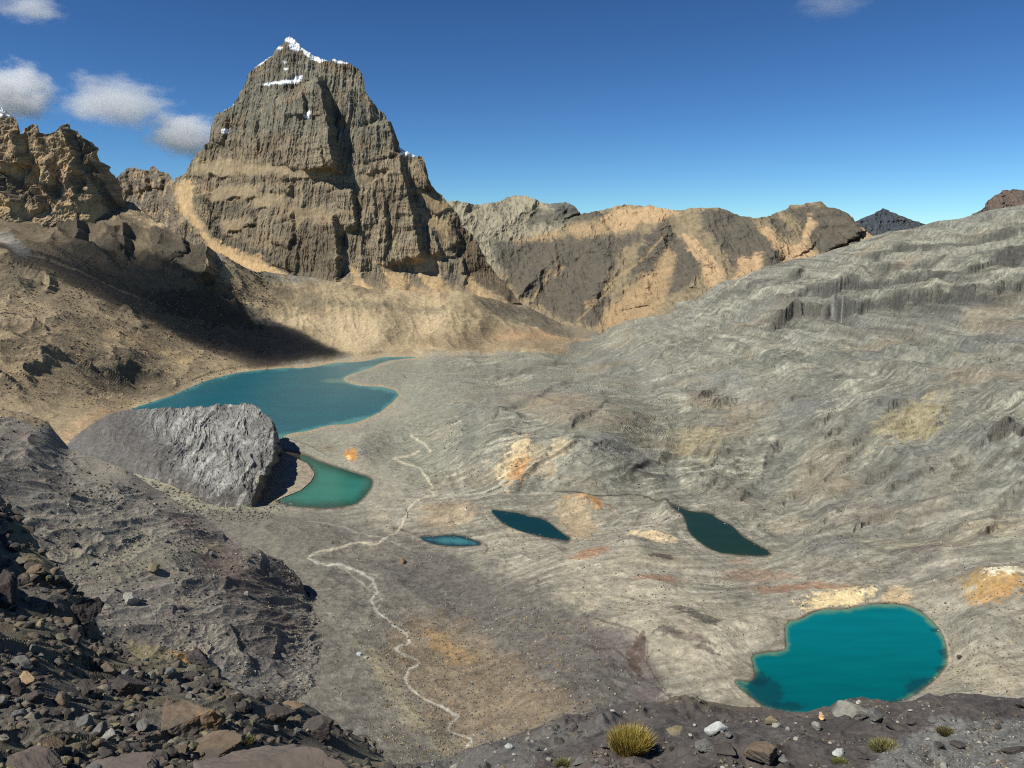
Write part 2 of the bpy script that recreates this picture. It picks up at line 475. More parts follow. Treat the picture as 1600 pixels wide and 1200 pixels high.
# cliffs of the grey slope: line, drawn left to right in the photo (top of the step), height m
CLIFFS = [
 ([(1110,470),(1135,458),(1160,455),(1200,440),(1225,442),(1260,430)], 16, 10),
 ([(1330,405),(1370,402),(1400,392),(1440,388),(1480,380),(1540,372),(1600,352),(1700,330)], 12, 10),
 ([(1345,430),(1380,424),(1440,416),(1470,404),(1500,402)], 12, 10),
 ([(1198,482),(1215,470),(1235,468),(1262,458),(1300,460),(1330,446),(1360,450),(1400,440),(1440,442),(1480,428),(1520,424),(1560,408),(1640,392)], 32, 16),
 ([(1176,526),(1190,512),(1215,502),(1240,486),(1270,488),(1300,482),(1330,486),(1360,477),(1400,480),(1440,474),(1480,474),(1510,464),(1550,462),(1600,444),(1700,430)], 36, 16),
 ([(1280,520),(1310,516),(1350,520),(1400,514),(1440,520),(1480,524)], 8, 10),
 ([(1040,536),(1060,530),(1090,528),(1120,518),(1170,512)], 7, 8),
 ([(1380,640),(1420,622),(1460,618),(1500,612)], 10, 12),
 ([(1320,700),(1345,680),(1375,672),(1400,662)], 9, 12),
 ([(1540,690),(1570,680),(1640,672)], 12, 14),
 ([(870,548),(900,545),(960,548)], 6, 6),
 ([(1540,345),(1548,380),(1556,400)], 0, 6),
]
def lake_sdf(px, py):
    out = {}
    for k, (z, poly) in LAKES.items():
        m = boxed(px, py, poly, 45)
        d = np.full(px.shape, 99.0, F32)
        d[m] = polysdf(px[m].astype(F32), py[m].astype(F32), poly)
        out[k] = d
    return out

SCREE = [
 [(1310,545),(1345,560),(1290,620),(1262,680),(1235,740),(1190,790),(1165,780),(1195,735),(1215,690),(1225,640),(1262,590)],
 [(1430,590),(1475,585),(1420,640),(1350,690),(1290,760),(1250,800),(1215,800),(1270,730),(1330,670)],
 [(1600,455),(1600,500),(1500,520),(1400,530),(1300,512),(1400,495),(1500,480)],
 [(1045,690),(1065,690),(1060,740),(1075,790),(1030,785),(1040,740)], [(940,655),(960,655),(945,700),(950,770),(925,775),(925,710)],
 [(1600,560),(1600,600),(1540,630),(1490,690),(1460,740),(1440,735),(1470,660),(1530,600)], [(1220,790),(1330,770),(1300,830),(1230,850),(1190,820)], [(1600,760),(1600,800),(1520,860),(1440,880),(1500,820)],
 [(720,640),(745,640),(740,690),(765,755),(730,755),(722,700)], [(1150,560),(1180,556),(1130,610),(1090,640),(1080,630)],
]
def scree_mask(px, py):
    m = np.zeros(px.shape, F32)
    for q in SCREE:
        k = boxed(px, py, q, 20)
        m[k] = np.maximum(m[k], sstep(7, -5, polysdf(px[k].astype(F32), py[k].astype(F32), q) + 12 * fbm(px[k] / 26, py[k] / 20, 3, 55)))
    return m
_r = random.Random(44)
LEDGES = []
for i in range(95):
    x0 = _r.uniform(760, 1580); y0 = _r.uniform(470, 850)
    if y0 < np.interp(x0, [760, 950, 1130, 1600], [590, 545, 480, 380]) or (x0 < 1250 and y0 > 770): continue
    ln = _r.uniform(22, 95); an = _r.uniform(.05, .38) if y0 < 620 else _r.uniform(.2, .75)
    n_ = 6; L_ = []
    for k in range(n_): L_.append((x0 + ln * k / (n_ - 1), y0 - ln * an * k / (n_ - 1) + _r.uniform(-3, 3)))
    LEDGES.append((L_, _r.uniform(3, 9), _r.uniform(6, 12)))
for i in range(26):                      # low rock steps among the valley floor hollows
    x0 = _r.uniform(700, 1560); y0 = _r.uniform(860, 1070); ln = _r.uniform(20, 70); an = _r.uniform(-.25, .15)
    LEDGES.append(([(x0 + ln * k / 5, y0 - ln * an * k / 5 + _r.uniform(-2, 2)) for k in range(6)], _r.uniform(1.2, 3.0), 5))
CRAGS = [[(60,325),(150,345),(230,360),(330,385),(345,450),(410,490),(420,520),(330,505),(240,465),(150,420),(80,390)], [(-80,400),(60,400),(85,455),(0,470),(-80,465)], [(120,585),(190,575),(250,590),(240,606),(190,612),(140,605)], [(-80,520),(60,500),(90,560),(20,620),(-80,620)]]
def valley_disp(P, px, py):
    X, Y, Z = P[..., 0], P[..., 1], P[..., 2]
    X = X.astype(F32); Y = Y.astype(F32)
    sc = np.clip(Y / 1000.0, 0.3, 2.6); ds = spacing(X, Y, Z)
    X = X + .45 * Z.astype(F32); Y = Y + .9 * Z.astype(F32)        # noise that also varies up a steep face
    sd = lake_sdf(px, py)
    dl = np.minimum.reduce(list(sd.values()))
    fade = sstep(0, 40, dl)
    right = sstep(900, 1150, px) * sstep(900, 780, py)
    mid = sstep(560, 760, px) * sstep(800, 740, py) * (1 - sstep(900, 1150, px))
    rock = np.clip(right + mid, 0, 1)
    left = sstep(520, 380, px) * sstep(700, 640, py)
    flat = np.clip(1 - rock - left, 0, 1)
    wx = 60 * fbm(X / 260, Y / 260, 3, 21); wy = 60 * fbm(X / 260, Y / 260, 3, 33)
    # strike coordinates: streaks run down-left across the grey slope
    a = (X * 0.87 + Y * 0.49); b = (X * 0.49 - Y * 0.87)
    big = fbm(X / 330, Y / 420, 3, 1) * 16 * sc * (0.4 + 0.6 * (rock + left * .6))
    rk = ridged((b + wx) / 95, (a + wy) / 260, 6, 2, 0.55, res=ds / 95) * 17 - 7
    rm = sstep(-.18, .22, fbm((b + wx) / 120, (a + wy) / 240, 4, 201, .55))          # bare rock against smooth scree
    rk2 = (ridged((b + wx * .6) / 24, (a + wy * .6) / 105, 5, 12, 0.58, res=ds / 25) * 7.5 - 2.5) * (.15 + 1.0 * rm)
    gl = ridged((X + wx) / 120, (Y + wy) / 120, 6, 4, 0.5, res=ds / 100) * 13 - 5
    lf = ridged((X * .5 + Y * .5 + wx * .5) / 75, (Y - X + wy) / 170, 6, 14, 0.5, res=ds / 75) * 8 - 3
    fl = fbm(X / 110, Y / 110, 5, 6, 0.5, res=ds / 110) * 10 + ridged((X + wx * .6) / 58, (Y + wy * .6) / 70, 4, 207, .5, res=ds / 62) * 4.5 + ridged((X + wx * .3) / 34, (Y + wy * .3) / 46, 4, 7, res=ds / 38) * 1.3
    scm = scree_mask(px, py); rm = rm * (1 - scm); rk = rk * (1 - .75 * scm) - 3 * scm
    # slope terraces on the grey hillside
    hz = Z + wx * .35
    ter = (hz / 26.0 + 0.6 * fbm(X / 200, Y / 200, 3, 61)); tf = ter - np.floor(ter)
    terr = (sstep(0.35, 0.75, tf) - tf) * 26 * 0.75
    upr = sstep(650, 520, py) * right
    ter2 = (hz + X * .10 + 12 * fbm(X / 60, Y / 60, 4, 64)) / 9.5; t2 = ter2 - np.floor(ter2)
    terr2 = (sstep(0.3, 0.8, t2) - t2) * 9.5 * sstep(-.2, .2, fbm(X / 90, Y / 120, 3, 66))
    terr = terr * sstep(16, 7, ds); terr2 = terr2 * sstep(5, 2.5, ds)
    dz = big + right * (rk * (1 - .45 * upr) + rk2 * (1 - .7 * upr) + terr * (0.5 + .5 * upr) + terr2 * (.12 + .5 * upr)) * 1.0 + mid * (gl * .8 + rk2) + left * lf * 1.1 * sc + flat * fl * np.clip(sc, .5, 1.3)
    dz = dz + (fbm(X / (9 * np.clip(sc, 1, 2.6)), Y / (14 * np.clip(sc, 1, 2.6)), 3, 41, 0.6, res=ds / (11 * np.clip(sc, 1, 2.6))) * 1.1 * np.clip(sc, .35, 1.6) + fbm(X / 3.5, Y / 3.5, 2, 43, res=ds / 3.5) * .4) * (0.5 + 1.3 * rock * rm + 0.6 * left)
    # knobs
    for (kx, ky, rx, ry, h) in [(835,835,38,14,9),(905,800,34,16,9),(985,790,40,14,6),(1160,935,70,18,6),(1010,925,60,16,6),(920,880,50,14,5),(1085,1010,90,32,8),(780,880,70,18,4),(1230,975,26,22,5),(1360,930,40,14,6),(740,800,50,16,6),(640,730,60,18,5),
                                (1440,930,40,16,4),(660,770,46,10,4),(1530,980,60,20,4),(980,860,36,10,5),(1120,890,60,10,4),(1000,880,70,22,5),(850,795,60,22,9),(940,800,45,20,8),(1110,975,110,24,4),(1280,935,60,16,7),(1560,918,75,26,10),(1300,860,60,20,8),(1450,870,70,20,6),(590,584,34,12,14),(650,575,40,12,8),(1000,985,90,40,5),(700,805,70,20,5),(1090,1040,60,30,3)]:
        q = ((px - kx) / rx) ** 2 + ((py - ky) / ry) ** 2
        dz = dz + h * np.exp(-q * 1.3)
    cg = np.zeros(px.shape, F32)
    for q in CRAGS:
        k = boxed(px, py, q, 40); cg[k] = np.maximum(cg[k], sstep(12, -14, polysdf(px[k].astype(F32), py[k].astype(F32), q) + 24 * fbm(px[k] / 40, py[k] / 26, 4, 88)))
    dz = dz + cg * (ridged((X + wx) / 105, (Y + wy) / 120, 5, 89, .5, res=ds / 45) * 46 - 16)
    mor = sstep(380, 450, px) * sstep(945, 900, px) * sstep(562, 545, py)
    dz = dz + mor * (ridged((X + wx * .6) / 62, (Y + wy) / 210, 5, 301, .55, res=ds / 70) * 7 - 3 + fbm(X / 24, Y / 24, 3, 303, .6, res=ds / 24) * 3)
    P[..., 2] = Z + dz * fade * sstep(0, 60, py - 250)
    # steep rock steps: pull the ground above the line up, leave what is below
    for ln, h, run in CLIFFS + LEDGES:
        k = boxed(px, py, ln, 30 if h < 10 else 70)
        if not k.any(): continue
        x, y = px[k].astype(F32), py[k].astype(F32)
        es = 45 if ln[-1][0] - ln[0][0] > 150 else 12
        yy = np.interp(x, [p[0] for p in ln], [p[1] for p in ln]) + (7 if h > 10 else 4) * fbm(x / 38, y * 0 + h, 4, 71, .6)
        lx0, lx1 = ln[0][0], ln[-1][0]
        e = sstep(0, es, x - lx0) * sstep(0, es, lx1 - x) * sstep(62, 40, np.abs(y - yy))
        d = y - yy
        hh = h * (0.62 + .9 * fbm(x / 60, x * 0 + 3, 4, 5 + h))
        f = sstep(5.5, -0.5, d + 3.6 * fbm(x / 15, y / 8, 4, 3, .6)) * np.exp(-np.clip(-d, 0, 99) / (run * 1.3))
        dug = -0.45 * np.exp(-((d - 6) / 5.0) ** 2)
        P[k, 2] += hh * e * (f * 0.75 + dug * .7)
    # dark rock bosses of the shaded left slope
    for (x0, y0, x1, y1, amp, L) in [(70,322,110,330,0,0)]:
        pass
    for ln, amp, L in [([(128,335),(134,350),(134,368),(132,384)], 45, 16), ([(196,362),(204,376),(204,392),(198,402)], 35, 16), ([(330,378),(334,400),(334,425),(332,445)], 50, 28), ([(260,340),(285,365),(300,400)], 30, 30),
                       ([(268,590),(276,598),(282,610),(280,618)], 14, 10), ([(85,425),(88,440),(84,458)], 25, 20), ([(200,470),(215,490),(230,510)], 18, 20), ([(410,492),(413,500),(411,512)], 12, 22)]:
        bt = buttress(px, py, ln, amp, L, 3, 3)
        P[..., 1] -= bt; P[..., 2] += bt * 0.35
    # basins: the bed lies below the water, the banks above it
    for k_, (zl, poly) in LAKES.items():
        d = sd[k_]
        bank = zl + 0.02 + 0.10 * np.clip(d, 0, 30) * np.clip(Y / 900, .4, 2)
        kk = np.clip(Y / 900, .4, 2)
        low = zl + 0.02 + 0.10 * np.clip(d, 0, 12) * kk - 1.6 * np.clip(d - 12, 0, 60) * kk
        high = zl + 0.03 + 0.30 * np.clip(d, 0, 60) * kk + 1.6 * np.clip(d - 8, 0, 99) * kk
        if k_ == 'L1': low = zl + 0.02 + 0.10 * np.clip(d, 0, 25) * kk - .9 * np.clip(d - 25, 0, 60) * kk
        P[..., 2] = np.where((d >= 0) & (d < 60) & (d <= dl + 1e-3), np.maximum(P[..., 2], low), P[..., 2])
        P[..., 2] = np.where((d >= 0) & (d < 40) & (d <= dl + 1e-3), np.minimum(P[..., 2], high), P[..., 2])
        P[..., 2] = np.where(d < 0, zl - 0.03 - 0.25 * np.clip(-d, 0, 40), P[..., 2])
    return P

GREY = srgb(131,129,114); GREYD = srgb(92,90,83); GREYL = srgb(160,154,136); TAN = srgb(143,138,122); SAND = srgb(186,160,118)
OCHRE = srgb(184,134,80); CREAM = srgb(205,185,145); BROWN = srgb(120,98,76); RUST = srgb(146,108,80); DARK = srgb(70,67,62); MORAINE = srgb(164,146,114); PURP = srgb(104,94,90)

TRAILS = {
 'near': [(730,1165),(738,1156),(722,1148),(700,1138),(702,1128),(716,1118),(700,1108),(680,1098),(662,1090),(640,1075),(633,1062),(640,1048),(657,1040),(650,1030),(628,1022),(618,1014),(640,1004),(636,994),(622,985),(605,972),(588,958),(580,940),(590,925),(582,905),(560,893),(535,885),(515,884),(498,881),(484,876)],
 'fork': [(480,874),(500,862),(525,860),(548,850),(560,848),(590,853),(612,838),(628,822),(633,810),(638,800)],
 'mid': [(638,800),(648,790),(665,778),(680,772),(668,766),(676,758),(665,742),(655,730),(635,725),(615,718),(640,712),(655,705)],
 'top': [(672,703),(664,692),(650,686),(642,682)],
}
STREAMS = {
 's1': [(615,826),(635,830),(655,840)],
 's2': [(745,846),(760,852),(762,862),(756,868)],
 's3': [(900,1010),(930,1020),(960,1022),(985,1040),(1000,1060),(1030,1080),(1048,1095)],
 's4': [(930,975),(960,988),(990,1000),(1012,1020),(1010,1040),(1030,1070),(1047,1092)],
 's5': [(870,772),(930,778),(985,778),(1030,783),(1060,792)],
 's6': [(1115,914),(1128,918),(1140,921),(1136,930)],
}
def valley_paint(P, px, py):
    X, Y, Z = P[..., 0].astype(F32), P[..., 1].astype(F32), P[..., 2].astype(F32)
    p = Paint(px.shape, px, py, TAN, X, Y)
    wx = 60 * fbm(X / 260, Y / 260, 3, 21); ds = spacing(X, Y, Z); Y0 = Y
    X = X + .45 * Z; Y = Y + .9 * Z
    a = (X * 0.87 + Y * 0.49); b = (X * 0.49 - Y * 0.87)
    # grey bedrock slope
    p.poly(GREY, [(560,700),(640,640),(540,590),(640,560),(760,560),(940,500),(1130,420),(1600,300),(1800,280),(1800,900),(1500,880),(1200,870),(1080,800),(900,775),(740,770),(660,760),(590,720),(440,690),(470,672)], 14, 22)
    wy = 60 * fbm(X / 260, Y / 260, 3, 33)
    st = fbm((b + 2.2 * wx) / 17, (a + 2.2 * wy) / 120, 6, 51, 0.66, res=ds / 110)
    st2 = fbm((b + wx * 1.5) / 5.5, (a + wy * 1.5) / 60, 4, 57, 0.66, res=ds / 50)
    rm = sstep(-.18, .22, fbm((b + wx) / 120, (a + wy) / 240, 4, 201, .55))
    scm = scree_mask(px, py); rm = rm * (1 - scm)
    g1 = np.gradient(P[..., 2], axis=0); g2 = np.hypot(np.gradient(P[..., 0], axis=0), np.gradient(P[..., 1], axis=0))
    steep = np.arctan2(np.abs(g1), g2 + 1e-6).astype(F32)
    steep = (steep + np.roll(steep, 1, 0) + np.roll(steep, 1, 1) + np.roll(steep, -1, 1)) / 4
    slope = sstep(600, 800, px) * sstep(880, 780, py)
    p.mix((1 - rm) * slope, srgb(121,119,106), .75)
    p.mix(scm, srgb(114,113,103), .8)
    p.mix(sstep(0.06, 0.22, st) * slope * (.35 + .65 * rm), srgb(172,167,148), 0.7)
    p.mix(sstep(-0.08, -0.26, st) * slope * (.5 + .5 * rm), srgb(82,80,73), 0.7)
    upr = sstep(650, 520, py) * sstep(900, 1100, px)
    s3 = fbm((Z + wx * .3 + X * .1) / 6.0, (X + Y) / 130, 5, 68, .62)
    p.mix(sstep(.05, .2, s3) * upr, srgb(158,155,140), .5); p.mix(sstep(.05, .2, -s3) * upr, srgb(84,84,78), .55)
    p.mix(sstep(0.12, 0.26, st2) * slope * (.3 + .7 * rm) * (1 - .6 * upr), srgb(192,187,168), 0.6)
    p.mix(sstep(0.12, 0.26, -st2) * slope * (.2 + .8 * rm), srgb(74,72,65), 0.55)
    p.mix(sstep(0.12, 0.45, fbm(X / 160, Y / 160, 4, 81)) * slope, srgb(140,126,102), 0.55)
    p.mix(sstep(0.1, 0.4, fbm(X / 240, Y / 240, 4, 84)) * slope, srgb(112,112,108), 0.5)
    # tan tints on the slope
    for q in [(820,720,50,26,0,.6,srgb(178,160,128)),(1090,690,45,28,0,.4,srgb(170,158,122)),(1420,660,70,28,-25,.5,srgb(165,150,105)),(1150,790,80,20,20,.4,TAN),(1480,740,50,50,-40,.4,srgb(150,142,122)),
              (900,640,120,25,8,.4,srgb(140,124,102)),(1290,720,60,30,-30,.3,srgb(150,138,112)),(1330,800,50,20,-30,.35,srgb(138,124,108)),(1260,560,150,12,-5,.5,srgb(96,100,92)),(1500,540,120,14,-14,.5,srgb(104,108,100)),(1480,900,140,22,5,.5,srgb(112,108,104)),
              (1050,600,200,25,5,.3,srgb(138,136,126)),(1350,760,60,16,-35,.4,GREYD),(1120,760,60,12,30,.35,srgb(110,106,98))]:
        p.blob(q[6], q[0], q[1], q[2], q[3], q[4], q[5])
    p.blob(CREAM, 805, 722, 20, 42, 20, .85, .7); p.blob(srgb(186,138,88), 812, 735, 14, 22, 20, .7, .7); p.blob(CREAM, 875, 702, 12, 20, 50, .5, .6)
    # cliffs: dark wet rock with pale runs
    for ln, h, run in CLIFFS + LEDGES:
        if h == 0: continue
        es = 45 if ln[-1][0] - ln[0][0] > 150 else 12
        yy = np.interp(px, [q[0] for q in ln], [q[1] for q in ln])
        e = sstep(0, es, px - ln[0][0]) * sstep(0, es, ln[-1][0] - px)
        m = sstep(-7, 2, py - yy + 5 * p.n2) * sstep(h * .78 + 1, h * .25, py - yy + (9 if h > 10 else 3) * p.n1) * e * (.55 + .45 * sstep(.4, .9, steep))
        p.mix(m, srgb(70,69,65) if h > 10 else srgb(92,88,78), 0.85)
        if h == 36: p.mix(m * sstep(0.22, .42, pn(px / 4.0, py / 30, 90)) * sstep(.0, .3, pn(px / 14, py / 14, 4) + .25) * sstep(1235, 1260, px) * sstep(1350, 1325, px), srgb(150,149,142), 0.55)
    # sunlit moraine and left slope
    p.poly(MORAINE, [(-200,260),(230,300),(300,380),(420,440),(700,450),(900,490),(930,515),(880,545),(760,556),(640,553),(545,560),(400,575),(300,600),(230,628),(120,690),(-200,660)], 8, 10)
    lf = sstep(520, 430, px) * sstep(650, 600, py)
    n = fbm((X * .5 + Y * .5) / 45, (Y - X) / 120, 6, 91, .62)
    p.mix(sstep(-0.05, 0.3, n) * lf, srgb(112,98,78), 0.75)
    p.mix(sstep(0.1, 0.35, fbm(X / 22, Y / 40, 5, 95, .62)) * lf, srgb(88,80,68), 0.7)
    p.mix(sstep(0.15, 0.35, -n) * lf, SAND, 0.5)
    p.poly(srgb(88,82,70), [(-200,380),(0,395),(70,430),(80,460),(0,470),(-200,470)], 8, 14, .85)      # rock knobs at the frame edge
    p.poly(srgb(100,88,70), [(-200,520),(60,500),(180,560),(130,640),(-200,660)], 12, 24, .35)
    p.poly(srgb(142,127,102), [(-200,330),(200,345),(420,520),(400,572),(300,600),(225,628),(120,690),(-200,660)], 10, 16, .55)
    # shaded slope: cast shadow painted over its outline, plus dark scree and rock
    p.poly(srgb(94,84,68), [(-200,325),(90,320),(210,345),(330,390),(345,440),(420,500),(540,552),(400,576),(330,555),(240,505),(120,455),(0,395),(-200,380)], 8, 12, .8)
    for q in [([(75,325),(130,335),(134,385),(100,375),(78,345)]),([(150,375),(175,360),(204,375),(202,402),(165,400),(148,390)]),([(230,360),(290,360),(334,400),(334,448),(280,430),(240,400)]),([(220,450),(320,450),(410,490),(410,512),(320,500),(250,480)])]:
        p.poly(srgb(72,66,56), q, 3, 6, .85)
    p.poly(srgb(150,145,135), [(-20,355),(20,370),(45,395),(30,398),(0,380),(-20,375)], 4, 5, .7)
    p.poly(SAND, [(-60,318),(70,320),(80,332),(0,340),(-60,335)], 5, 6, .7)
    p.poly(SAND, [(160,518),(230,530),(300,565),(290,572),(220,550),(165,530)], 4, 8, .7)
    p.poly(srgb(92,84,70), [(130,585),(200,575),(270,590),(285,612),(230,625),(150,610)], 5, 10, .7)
    # moraine below the peak
    mo = sstep(400, 460, px) * sstep(940, 900, px) * sstep(560, 545, py)
    p.mix(sstep(0.0, 0.3, fbm(X / 60, Y / 200, 5, 101, .6)) * mo, srgb(122,106,84), .6)
    p.poly(srgb(174,156,124), [(380,470),(450,490),(560,500),(700,490),(700,515),(640,520),(560,555),(480,520),(400,500)], 6, 14, .75)
    p.poly(srgb(118,102,82), [(690,515),(800,512),(940,520),(880,545),(740,548),(640,535)], 8, 8, .6)
    p.poly(srgb(96,92,80), [(830,478),(880,490),(945,515),(920,524),(840,512),(780,500),(740,470)], 5, 6, .75)
    p.poly(srgb(164,134,100), [(760,522),(900,520),(925,530),(800,532)], 4, 6, .6)
    p.poly(srgb(100,94,80), [(440,455),(520,470),(600,475),(700,480),(690,492),(560,488),(470,485)], 6, 8, .5)
    # light stony shore left of the big lake
    p.poly(srgb(176,150,118), [(80,690),(150,640),(190,640),(150,660),(115,705)], 4, 5, .9)
    # valley floor
    n = fbm(X / 70, Y / 70, 6, 111, .6)
    vf = sstep(760, 800, py) * sstep(430, 560, px)
    vs_ = fbm((Y - .3 * X + wx) / 9, (X + .3 * Y + wy) / 60, 5, 151, .66)
    p.mix(sstep(.08, .24, vs_) * vf, srgb(176,168,148), .35); p.mix(sstep(.08, .24, -vs_) * vf, srgb(108,102,90), .35)
    p.mix(sstep(0.05, .4, n) * vf, srgb(170,158,132), .5)
    p.mix(sstep(0.05, .4, -n) * vf, srgb(126,116,100), .5)
    p.poly(srgb(110,105,96), [(330,790),(430,796),(560,800),(620,830),(720,870),(860,930),(960,990),(1060,1100),(1000,1210),(300,1210),(300,850)], 18, 20, .85)
    p.poly(srgb(97,92,86), [(560,880),(700,880),(860,960),(1000,1040),(1060,1110),(900,1120),(760,1000),(620,930)], 22, 26, .7)
    p.poly(srgb(142,118,82), [(640,960),(720,975),(800,1030),(900,1110),(840,1150),(720,1160),(640,1090),(600,1020)], 18, 26, .36)
    p.poly(srgb(160,126,80), [(672,992),(700,1000),(738,1030),(730,1040),(700,1032),(674,1010)], 4, 18, .45, 14)
    p.poly(srgb(158,148,118), [(560,1010),(590,1020),(650,1110),(740,1165),(700,1180),(640,1130),(590,1070)], 10, 14, .6)
    p.poly(srgb(150,146,120), [(190,720),(250,745),(330,785),(420,792),(440,800),(350,800),(270,775),(200,735)], 5, 8, .8)
    p.poly(PURP, [(870,960),(1000,1010),(1048,1095),(1000,1100),(960,1040),(900,1000)], 10, 14, .6)
    p.poly(srgb(166,157,135), [(870,870),(1000,900),(1150,960),(1220,975),(1170,1020),(1160,1060),(1190,1105),(1120,1095),(1040,1050),(960,960),(880,900)], 14, 14, .6)
    for q in [(925,797,28,9,15,.75,OCHRE),(895,790,24,6,0,.5,OCHRE),(1020,845,38,9,8,.95,srgb(214,190,150)),(925,877,32,8,-10,.55,srgb(165,115,78)),(1030,912,40,9,0,.7,RUST),(1235,922,60,12,-6,.65,RUST),(1190,900,60,10,0,.4,RUST),
              (1310,938,60,14,-8,.9,srgb(222,198,150)),(1400,935,22,16,0,.7,srgb(210,182,140)),(1290,918,50,8,0,.5,RUST),(548,713,10,9,0,.85,srgb(186,128,62)),(545,717,4,4,0,.9,srgb(222,184,116)),(512,700,10,5,0,.3,RUST),
              (1560,930,56,15,-8,.95,srgb(170,134,88)),(1555,915,62,17,-8,.8,srgb(172,142,92)),(1572,910,40,11,-8,.9,srgb(226,215,185)),(700,808,50,18,0,.35,srgb(165,135,98)),(900,815,40,24,30,.4,srgb(180,150,110)),
              (955,985,40,8,10,.3,srgb(190,178,150)),(1090,985,34,7,15,.8,DARK),(1060,970,24,6,10,.7,DARK),(1075,1020,46,5,8,.7,srgb(96,84,76)),(1100,1032,20,4,8,.7,DARK),(1045,1010,26,5,8,.6,DARK),(1160,878,20,6,0,.3,RUST),
              (1032,880,24,4,3,.9,srgb(84,76,68)),(1400,560,60,9,-10,.4,GREYL),(430,770,10,14,0,.9,srgb(205,155,90)),(1340,790,60,14,-35,.3,GREYL),(1300,862,46,13,0,.5,srgb(96,96,96)),(1440,868,50,14,0,.5,srgb(98,86,80)),
              (1550,1060,90,24,6,.6,srgb(158,148,124)),(1150,1050,16,10,0,.4,srgb(96,84,70))]:
        p.blob(q[6], q[0], q[1], q[2], q[3], q[4], q[5], .55)
    # damp rims of the lakes
    for k_, (zl, poly) in LAKES.items():
        m = boxed(px, py, poly, 30)
        d = np.full(px.shape, 99.0, F32); d[m] = polysdf(px[m].astype(F32), py[m].astype(F32), poly)
        if k_ in ('L1',):
            p.mix(sstep(5, 2, d) * sstep(-3, 0, d), srgb(165,145,112), .5)
        else:
            p.mix(sstep(4.2, 1.0, d + 2.2 * p.n1 + 1.5 * p.n3), srgb(66,58,48), .75)
    for k_, s in STREAMS.items():
        p.line(srgb(66,60,50), s, 1.0 if k_ not in ('s3','s4') else 1.3, 1.8, .6)
    p.line(srgb(66,60,50), STREAMS['s5'], 1.6, 1, .6)
    p.line(srgb(78,62,54), [(985,1030),(1003,1010),(1003,1035),(985,1040),(1000,1055)], 5, 5, .7)
    for k_, s in TRAILS.items():
        p.line(srgb(188,183,168) if k_ == 'near' else srgb(200,190,162), s, 1.9 if k_ == 'near' else 1.2, 2.3, .75, 1.6)
    for s in [[(515,884),(540,890),(570,915),(578,925)],[(560,893),(590,900),(578,915)],[(590,925),(600,935),(585,945)],[(478,872),(500,868),(530,858),(570,846)],[(560,905),(585,925),(598,940),(590,955)],
              [(480,815),(540,822),(590,840),(640,862)],[(700,775),(740,790),(760,800)],[(690,772),(720,768),(800,774),(850,776)],[(612,838),(600,850),(560,848)]]:
        p.line(srgb(178,172,154), s, .9, 1.6, .5)
    # fine mottling
    f = fbm(X / 12, Y / 12, 6, 121, .75, res=ds / 12) * 1.2
    f2 = _rs.random_sample(px.shape) - .5
    vq = np.clip(vs_ * 2.2, -1, 1) * vf + np.clip(fbm((X + wx) / 26, (Y + wy) / 40, 5, 161, .62) * 1.6, -1, 1) * vf
    c = p.c * (1 + .16 * vq)[..., None] * (1 + 0.38 * np.clip(f, -1, 1) + 0.16 * p.n2 + .15 * f2)[..., None]
    return np.clip(c, 0.015, 0.85)

V = Layer(-160, 1760, 1.3, [(-160,300),(0,300),(200,320),(300,380),(400,425),(550,448),(700,458),(820,478),(885,503),(940,515),(970,505),(1000,495),(1040,485),(1060,470),(1090,462),(1130,440),(1180,430),(1220,415),(1250,407),(1280,400),(1320,386),(1360,373),(1400,363),(1450,352),(1500,340),(1530,331),(1560,326),(1600,322),(1760,298)],
          [(-160,1240),(1760,1240)], 900, tpsV.Y, valley_disp, valley_paint, back=(14, 1.25, 0.5), seed=2, near_rows=(.5, .7, 1.0))

m_valley = ground_mat('valley ground', 0.20, 0.50, 1.0, crack=.10)
m_slope = ground_mat('grey bedrock', 0.14, 0.50, 1.0, crack=.16)
m_left = ground_mat('tan scree and rock', 0.12, 0.42, 1.0)

def inpoly(poly, wob=0):
    def f(x, y):
        k = boxed(x, y, poly, 2 + wob); r = np.zeros(x.shape, bool)
        n = wob * fbm(x[k] / 30, y[k] / 24, 4, 77) * 1.6 if wob else 0
        r[k] = (polysdf(x[k].astype(F32), y[k].astype(F32), poly) + n) < 0
        return r
    return f
def nearline(lines, wd):
    def f(x, y):
        r = np.zeros(x.shape, bool)
        for ln in lines:
            k = boxed(x, y, ln, wd + 4)
            d, s, q = linedist(x[k].astype(F32), y[k].astype(F32), ln)
            r[k] |= d + 0.8 * pn(x[k] / 6, y[k] / 5, 2) < wd
        return r
    return f

regs = V.emit(None, [
 ('footpath', m_valley, nearline([TRAILS['near']], 2.6)),
 ('footpath', m_valley, nearline([TRAILS['fork'], TRAILS['mid'], TRAILS['top']], 1.7)),
 ('stream_bed', m_valley, nearline([STREAMS['s3'], STREAMS['s4']], 2.0)),
 ('moraine', m_left, inpoly([(345,400),(420,420),(550,440),(700,450),(830,470),(945,505),(930,530),(870,548),(760,558),(640,556),(545,562),(480,572),(440,560),(380,500)], 8)),
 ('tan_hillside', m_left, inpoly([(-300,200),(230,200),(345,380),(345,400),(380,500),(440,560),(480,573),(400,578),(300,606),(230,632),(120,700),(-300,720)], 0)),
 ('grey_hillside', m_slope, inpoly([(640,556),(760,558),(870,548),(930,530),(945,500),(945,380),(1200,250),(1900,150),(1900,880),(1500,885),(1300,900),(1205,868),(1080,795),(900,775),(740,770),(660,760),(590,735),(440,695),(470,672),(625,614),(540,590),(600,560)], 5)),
 ('valley_floor', m_valley, None)])
for n, os_ in regs.items():
    for o in os_: tag(o, kind='structure')

